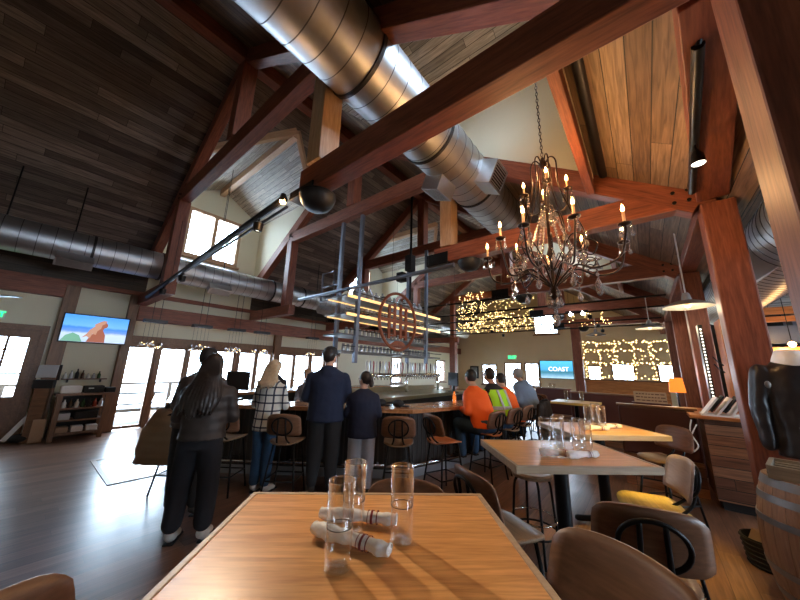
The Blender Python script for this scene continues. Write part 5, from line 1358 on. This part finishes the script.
# panel behind the big post, with marquee bulbs and hooks
t = thing('wooden_screen', 'upright orange wooden screen behind the host stand, hooks on it', 'screen', (.85, 6.45, 0))
beam('panel', (.1, 0, 0), (.1, 0, 2.36), .12, .44, t, M['orange_wood'])
for z in (1.62, 1.72): MB().tube(curve3([(.0, -.09, z), (-.0, -.16, z-.02), (-.05, -.22, z+.02), (-.1, -.24, z+.1)], 5), .008, 6).build('hook', M['black_metal'], t, smooth=True)
MB().bx(-.18, -.13, -.1, .1, 1.2, 2.3).build('marquee_strip', M['black_metal'], t)
mb = MB()
for k in range(22): mb.ball((-.155, -.11, 1.22+k*.048), .012, n=6, m=4)
mb.build('marquee_bulb', plain('marquee_bulbs', (1, .9, .8), .4, emis=(1, .9, .75), estr=2.5), t)['kind'] = 'stuff'
# host stand
t = thing('host_stand', 'host stand of horizontal reclaimed boards beside the big red post', 'host stand', (.85, 5.75, 0))
M['reclaimed'] = planks('reclaimed_boards', [(.2, .08, .04), (.3, .13, .06), (.14, .06, .035), (.36, .18, .1)], 'x', 'z', .12, 1.2, rough=.45)
MB().bx(-.37, .75, -.2, .5, .1, 1.02).build('cabinet', M['reclaimed'], t); MB().bx(-.33, .72, -.16, .46, 0, .1).build('plinth', M['black'], t); MB().bx(-.5, .8, -.26, .55, 1.02, 1.06).build('counter_top', M['orange_wood'], t, bevel=.005)
t = thing('menu_rack', 'white slanted menu rack on the host stand', 'rack', (.62, 5.68, 1.06)); 
for k in range(3): MB().box((-.05+k*.12, 0, .12), (.02, .26, .26), Matrix.Rotation(radians(35), 3, 'Y')).build('divider_panel', M['white'], t)
MB().box((.05, 0, .01), (.4, .28, .02)).build('base', M['white'], t)
for k in range(2): tag(MB().box((0, 0, 0), (.015, .22, .24), Matrix.Rotation(radians(35), 3, 'Y')).build('menu', M['char'], loc=(.635+k*.12, 5.68, 1.205)), ['dark menu in the left slot of the white rack', 'dark menu in the right slot of the white rack'][k], 'menu')
tag(MB().tube(curve3([(.36, 5.5, 1.0), (.33, 5.47, .85), (.38, 5.45, .7), (.3, 5.46, .62), (.33, 5.46, .8), (.4, 5.47, .95)], 6), .008, 6).build('cable', M['linen'], smooth=True), 'pale looped cable hanging at the left of the host stand', 'cable')
# booths
def booth(label, x0, x1, y, h=1.08, d=.14):
    t = thing('booth_bench', label, 'booth', ((x0+x1)/2, y, 0)); w = x1-x0
    MB().bx(-w/2, w/2, -d/2, d/2, .42, h).build('back_cushion', M['leather'], t, bevel=.03); MB().bx(-w/2-.02, w/2+.02, -d/2-.01, d/2+.01, h, h+.025).build('cap_rail', M['timber_trim'], t)
    MB().bx(-w/2, w/2, -d/2-.01, d/2, 0, .42).build('base_panel', M['reclaimed'], t); MB().bx(-w/2, w/2, d/2, d/2+.5, .3, .48).build('seat_cushion', M['leather'], t, bevel=.03)
booth('dark brown leather booth back in front of the host stand', -.42, .44, 5.95)
booth('dark booth back running behind the yellow table, left of the sign', -1.5, -.1, 8.4)
booth('far maroon booth end below the orange divider', -2.6, -1.7, 9.6)
t = thing('booth_sign', 'small pale wooden sign standing on the booth back', 'sign', (-.02, 6.6, 1.18)); MB().box((0, 0, .0), (.42, .02, .17)).build('board', M['table_edge'], t)
mb = MB(); r2 = random.Random(4)
for row in range(3):
    u = -.18
    while u < .16: L_ = r2.uniform(.02, .06); mb.box((u+L_/2, -.0115, .05-row*.05), (L_, .002, .016)); u += L_+.012
mb.build('lettering', plain('sign_ink', (.12, .06, .04), .7), t)['kind'] = 'stuff'
MB().bx(-.25, .25, -.06, .06, -1.18, -.086).build('stand', M['leather'], t)
t = thing('table_lamp', 'small lamp with a glowing orange shade behind the booths', 'lamp', (.36, 7.2, 1.0))
MB().lathe([(.0, 0), (.07, 0), (.07, .015), (.012, .03), (.012, .3), (0, .3)], 14).build('base', M['black_metal'], t, smooth='auto'); MB().lathe([(.15, .26), (.12, .5), (.115, .5), (.145, .26)], 4, rot=Matrix.Rotation(pi/4, 3, 'Z')).build('lamp_shade', M['shade_orange'], t)
t = thing('sideboard', 'low sideboard under the orange-shaded lamp', 'sideboard', (.3, 7.25, 0)); MB().bx(-.5, .35, -.25, .3, .06, .95).build('cabinet', M['leather'], t); MB().bx(-.55, .4, -.28, .33, .95, 1.0).build('top', M['orange_wood'], t); MB().bx(-.45, .3, -.2, .25, 0, .06).build('plinth', M['black'], t)
# round high-chair area and far tables
for k, (x, y) in enumerate(((-1.2, 7.2), (-2.6, 10.8))):
    t = thing('far_table', ['small table with a yellow-lit top beyond the booths', 'small table by the far booth with place settings'][k], 'table', (x, y, 0)); MB().bx(-.4, .4, -.35, .35, .93, .97).build('table_top', M['ply_lit_yellow'] if k == 0 else M['table'], t); MB().tube([(0, 0, .03), (0, 0, .93)], .04, 8).build('column', M['black_metal'], t); MB().lathe([(0, 0), (.25, 0), (.25, .02), (0, .04)], 16).build('base', M['black_metal'], t)  # nearer top wears the painted yellow light colour
for k, (x, y) in enumerate([(-1.35, 7.1), (-1.1, 7.25), (-2.75, 10.7), (-2.5, 10.85), (-2.35, 10.7)]):
    g = dup(g0, (x, y, .97), 0, ['tall clear glass left on the small yellow-lit table', 'tall clear glass right on the small yellow-lit table', 'glass on the far settings table', 'glass on the far settings table', 'glass on the far settings table'][k], .9); g['group'] = 'glasses on the distant tables'
chair('brown', (-2.9, 9.9), (.2, 1), 'distant bar chair by the far settings table', 'distant bar chairs'); chair('brown', (-2.35, 9.0), (-.1, 1), 'distant bar chair in front of the far maroon booth', 'distant bar chairs')
# barrel
t = thing('wine_barrel', 'wooden wine barrel with steel hoops at the right edge', 'barrel', (.86, 3.62, 0))
def br(z): return .285+.075*(1-((z-.43)/.43)**2)
n = 26; mb = MB()
for k in range(n):
    a0, a1 = 2*pi*k/n, 2*pi*(k+.965)/n; zs = [.86*i/10 for i in range(11)]
    out = [[mb.bm.verts.new((cos(a)*br(z), sin(a)*br(z), z)) for a in (a0, (a0+a1)/2, a1)] for z in zs]
    inn = [[mb.bm.verts.new((cos(a)*(br(z)-.025), sin(a)*(br(z)-.025), z)) for a in (a0, a1)] for z in zs]
    for i in range(10):
        for j in range(2): mb.bm.faces.new((out[i][j], out[i][j+1], out[i+1][j+1], out[i+1][j]))
        mb.bm.faces.new((inn[i][0], out[i][0], out[i+1][0], inn[i+1][0])); mb.bm.faces.new((out[i][2], inn[i][1], inn[i+1][1], out[i+1][2])); mb.bm.faces.new((inn[i][1], inn[i][0], inn[i+1][0], inn[i+1][1]))
    mb.bm.faces.new((out[10][0], out[10][1], out[10][2], inn[10][1], inn[10][0])); mb.bm.faces.new((out[0][2], out[0][1], out[0][0], inn[0][0], inn[0][1]))
mb.build('stave', M['barrel'], t)['kind'] = 'stuff'
MB().lathe([(0, .825), (.26, .825), (.26, .84), (0, .84)], 26).build('head', M['orange_wood'], t); MB().lathe([(0, .03), (.26, .03), (.26, .02), (0, .02)], 26).build('head', M['barrel'], t)
for z0, z1 in ((.80, .855), (.70, .745), (.56, .60), (.26, .30), (.11, .155), (.005, .06)):
    MB().lathe([(br(z0)-.001, z0), (br(z0)+.004, z0), (br(z1)+.004, z1), (br(z1)-.001, z1)], 40).build('hoop', M['barrel_hoop'], t, smooth='auto')
t = thing('wooden_tray', 'slatted grey wooden tray lying on the barrel', 'tray', (.90, 3.56, .90), radians(-14))
M['greywood'] = wood('weathered_slats', (.2, .17, .13), (.38, .33, .26), rough=.7)
MB().bx(-.27, .27, -.17, .17, -.04, -.02).build('bottom', M['greywood'], t)
for s in (-1, 1): MB().bx(-.28, .28, s*.17-.012, s*.17+.012, -.04, .045).build('side', M['greywood'], t); MB().bx(s*.28-.012, s*.28+.012, -.17, .17, -.04, .045).build('end', M['greywood'], t)
for k in range(3): MB().bx(-.26, .26, -.1+k*.1-.02, -.1+k*.1+.02, .01, .03).build('slat', M['greywood'], t)
t = thing('black_basket', 'black woven basket with papers on the floor by the barrel', 'basket', (.62, 4.25, 0), .3)
mb = MB().lathe([(0, 0), (.13, 0), (.16, .22), (.15, .22), (.12, .02), (0, .02)], 18); mb.build('bowl', M['black'], t, smooth='auto')
mb = MB()
for k in range(6): mb.tube([(.01*0+(.133+.03*k/6+.003)*cos(2*pi*j/20), (.133+.03*k/6+.003)*sin(2*pi*j/20), .02+k*.037) for j in range(20)], .006, 5, closed=True)
mb.build('weave', M['char'], t); MB().box((0, 0, .2), (.16, .12, .1), Euler((.3, .2, .4)).to_matrix()).build('papers', M['cardboard'], t)
# kitchen opening at the far right
M['grey_boards'] = planks('grey_boards', [(.3, .27, .24), (.45, .41, .37), (.36, .32, .28)], 'x', 'z', .14, 2)
struct('wall_kitchen', MB().bx(1.3, 7.9, 8.9, 9.1, 0, 2.05).bx(1.3, 7.9, 8.9, 9.1, 2.85, 3.66), M['grey_boards'])
struct('trim_12', MB().bx(1.3, 7.9, 8.82, 8.9, 2.72, 2.86).bx(1.3, 7.9, 8.82, 8.9, 2.58, 2.68).bx(1.3, 7.9, 8.75, 8.9, 2.0, 2.1), M['orange_wood'])
struct('wall_kitchen_back', MB().bx(1.3, 7.9, 10.4, 10.5, 0, 3.66), M['black'])
t = thing('kitchen_pendant', 'small bright bulb hanging before the dark kitchen opening', 'pendant lamp', (2.05, 8.5, 2.13)); MB().ball((0, 0, 0), .05, n=10, m=6).build('bulb', M['emis_bulb'], t, smooth=True); MB().tube([(0, 0, .05), (0, 0, 1.53)], .006, 5).build('cord', M['black_metal'], t)
t = thing('stove_hood', 'steel extractor hood inside the kitchen opening', 'hood', (2.6, 9.7, 2.2)); MB().prism([(-1, 0), (1, 0), (.6, .35), (-.6, .35)], .8, 'y', -.4).build('canopy', M['steel'], t); MB().bx(-.25, .25, -.25, .25, .35, 1.45).build('flue', M['steel'], t)
# ================================================================== LIGHT
w = bpy.data.worlds.new('sky'); SC.world = w; w.use_nodes = True
bg = w.node_tree.nodes['Background']; bg.inputs[0].default_value = (.68, .84, 1.0, 1); bg.inputs[1].default_value = 22.0
def portal(loc, rot, sx, sy):
    l = bpy.data.lights.new('daylight_portal', 'AREA'); l.shape = 'RECTANGLE'; l.size = sx; l.size_y = sy; l.cycles.is_portal = True
    o = bpy.data.objects.new('daylight_portal', l); COL.objects.link(o); o.location = loc; o.rotation_euler = rot
HP = pi/2
portal((XW-.2, 3.35, 1.0), (0, -HP, 0), 2.1, 3.7)
portal((XW-.2, 6.7, 1.0), (0, -HP, 0), 2.1, 2.6)
portal((XW-.25, 2.93, 5.14), (0, -HP, 0), 1.5, 1.5)
portal((XW-.25, 8.85, 5.2), (0, -HP, 0), 1.5, 1.4)
portal((XE+.25, 4.1, 1.9), (0, HP, 0), 2.1, 6.4)
portal((-.1, 2.6, 5.35), (0, HP, 0), 1.0, 1.2)
portal((-.1, 8.75, 5.3), (0, HP, 0), 1.15, 1.7)
portal((-3, YF+.25, 1.3), (-HP, 0, 0), 11, 2)
portal((-4.1, YF+.25, 4.15), (-HP, 0, 0), 1.3, 1.3)
vs = SC.view_settings; vs.view_transform = 'Standard'; vs.look = 'None'; vs.exposure = 0.55; vs.gamma = 1; vs.use_curve_mapping = False
cy = SC.cycles
cy.use_denoising = True; cy.max_bounces = 7; cy.diffuse_bounces = 4; cy.glossy_bounces = 4; cy.transparent_max_bounces = 24
cy.caustics_reflective = False; cy.caustics_refractive = False; cy.sample_clamp_indirect = 8
cy.use_adaptive_sampling = True; cy.adaptive_threshold = .02
def pt(loc, power, col=(1, .55, .22), r=.05):
    l = bpy.data.lights.new('lamp_light', 'POINT'); l.energy = power; l.color = col; l.shadow_soft_size = r
    o = bpy.data.objects.new('lamp_light', l); COL.objects.link(o); o.location = loc
for k in range(0, 9, 3):
    p, d = tips[k]; pt((CH.x+p.x, CH.y+p.y, p.z+.22), 15)
pt((CH.x, CH.y, 3.55), 15)
pt((-2.93, 1.5, 3.26), 10)
pt((.535, 5.6, 2.42), 16, (1, .75, .45)); pt((.16, 9, 2.54), 16, (1, .75, .45))
pt((.36, 7.2, 1.6), 5)
pt((2.05, 8.5, 2.05), 20)

l = bpy.data.lights.new('spot_or_fill_light', 'SPOT'); l.energy = 260; l.color = (1, .72, .2); l.spot_size = radians(34); l.spot_blend = .6; l.shadow_soft_size = .04
o = bpy.data.objects.new('spot_or_fill_light', l); COL.objects.link(o); src = cc+Vector((0, 0, -.1)); o.location = src
o.rotation_euler = (Vector((-.12, 3.75, .8))-src).to_track_quat('-Z', 'Y').to_euler()

def fill_spot(src, to, power, col, ang, soft=.03):
    l = bpy.data.lights.new('spot_or_fill_light', 'SPOT'); l.energy = power; l.color = col; l.spot_size = radians(ang); l.spot_blend = .7; l.shadow_soft_size = soft
    o = bpy.data.objects.new('spot_or_fill_light', l); COL.objects.link(o); o.location = src
    o.rotation_euler = (Vector(to)-Vector(src)).to_track_quat('-Z', 'Y').to_euler()
fill_head = Vector((-8.4, 1.5, 2.93)).lerp(Vector((-2.9, 1.5, 3.34)), .9)+Vector((0, 0, -.21))
fill_spot(fill_head, (-.7, .65, .97), 170, (1, .82, .6), 34)  # added fill light that brightens the front table
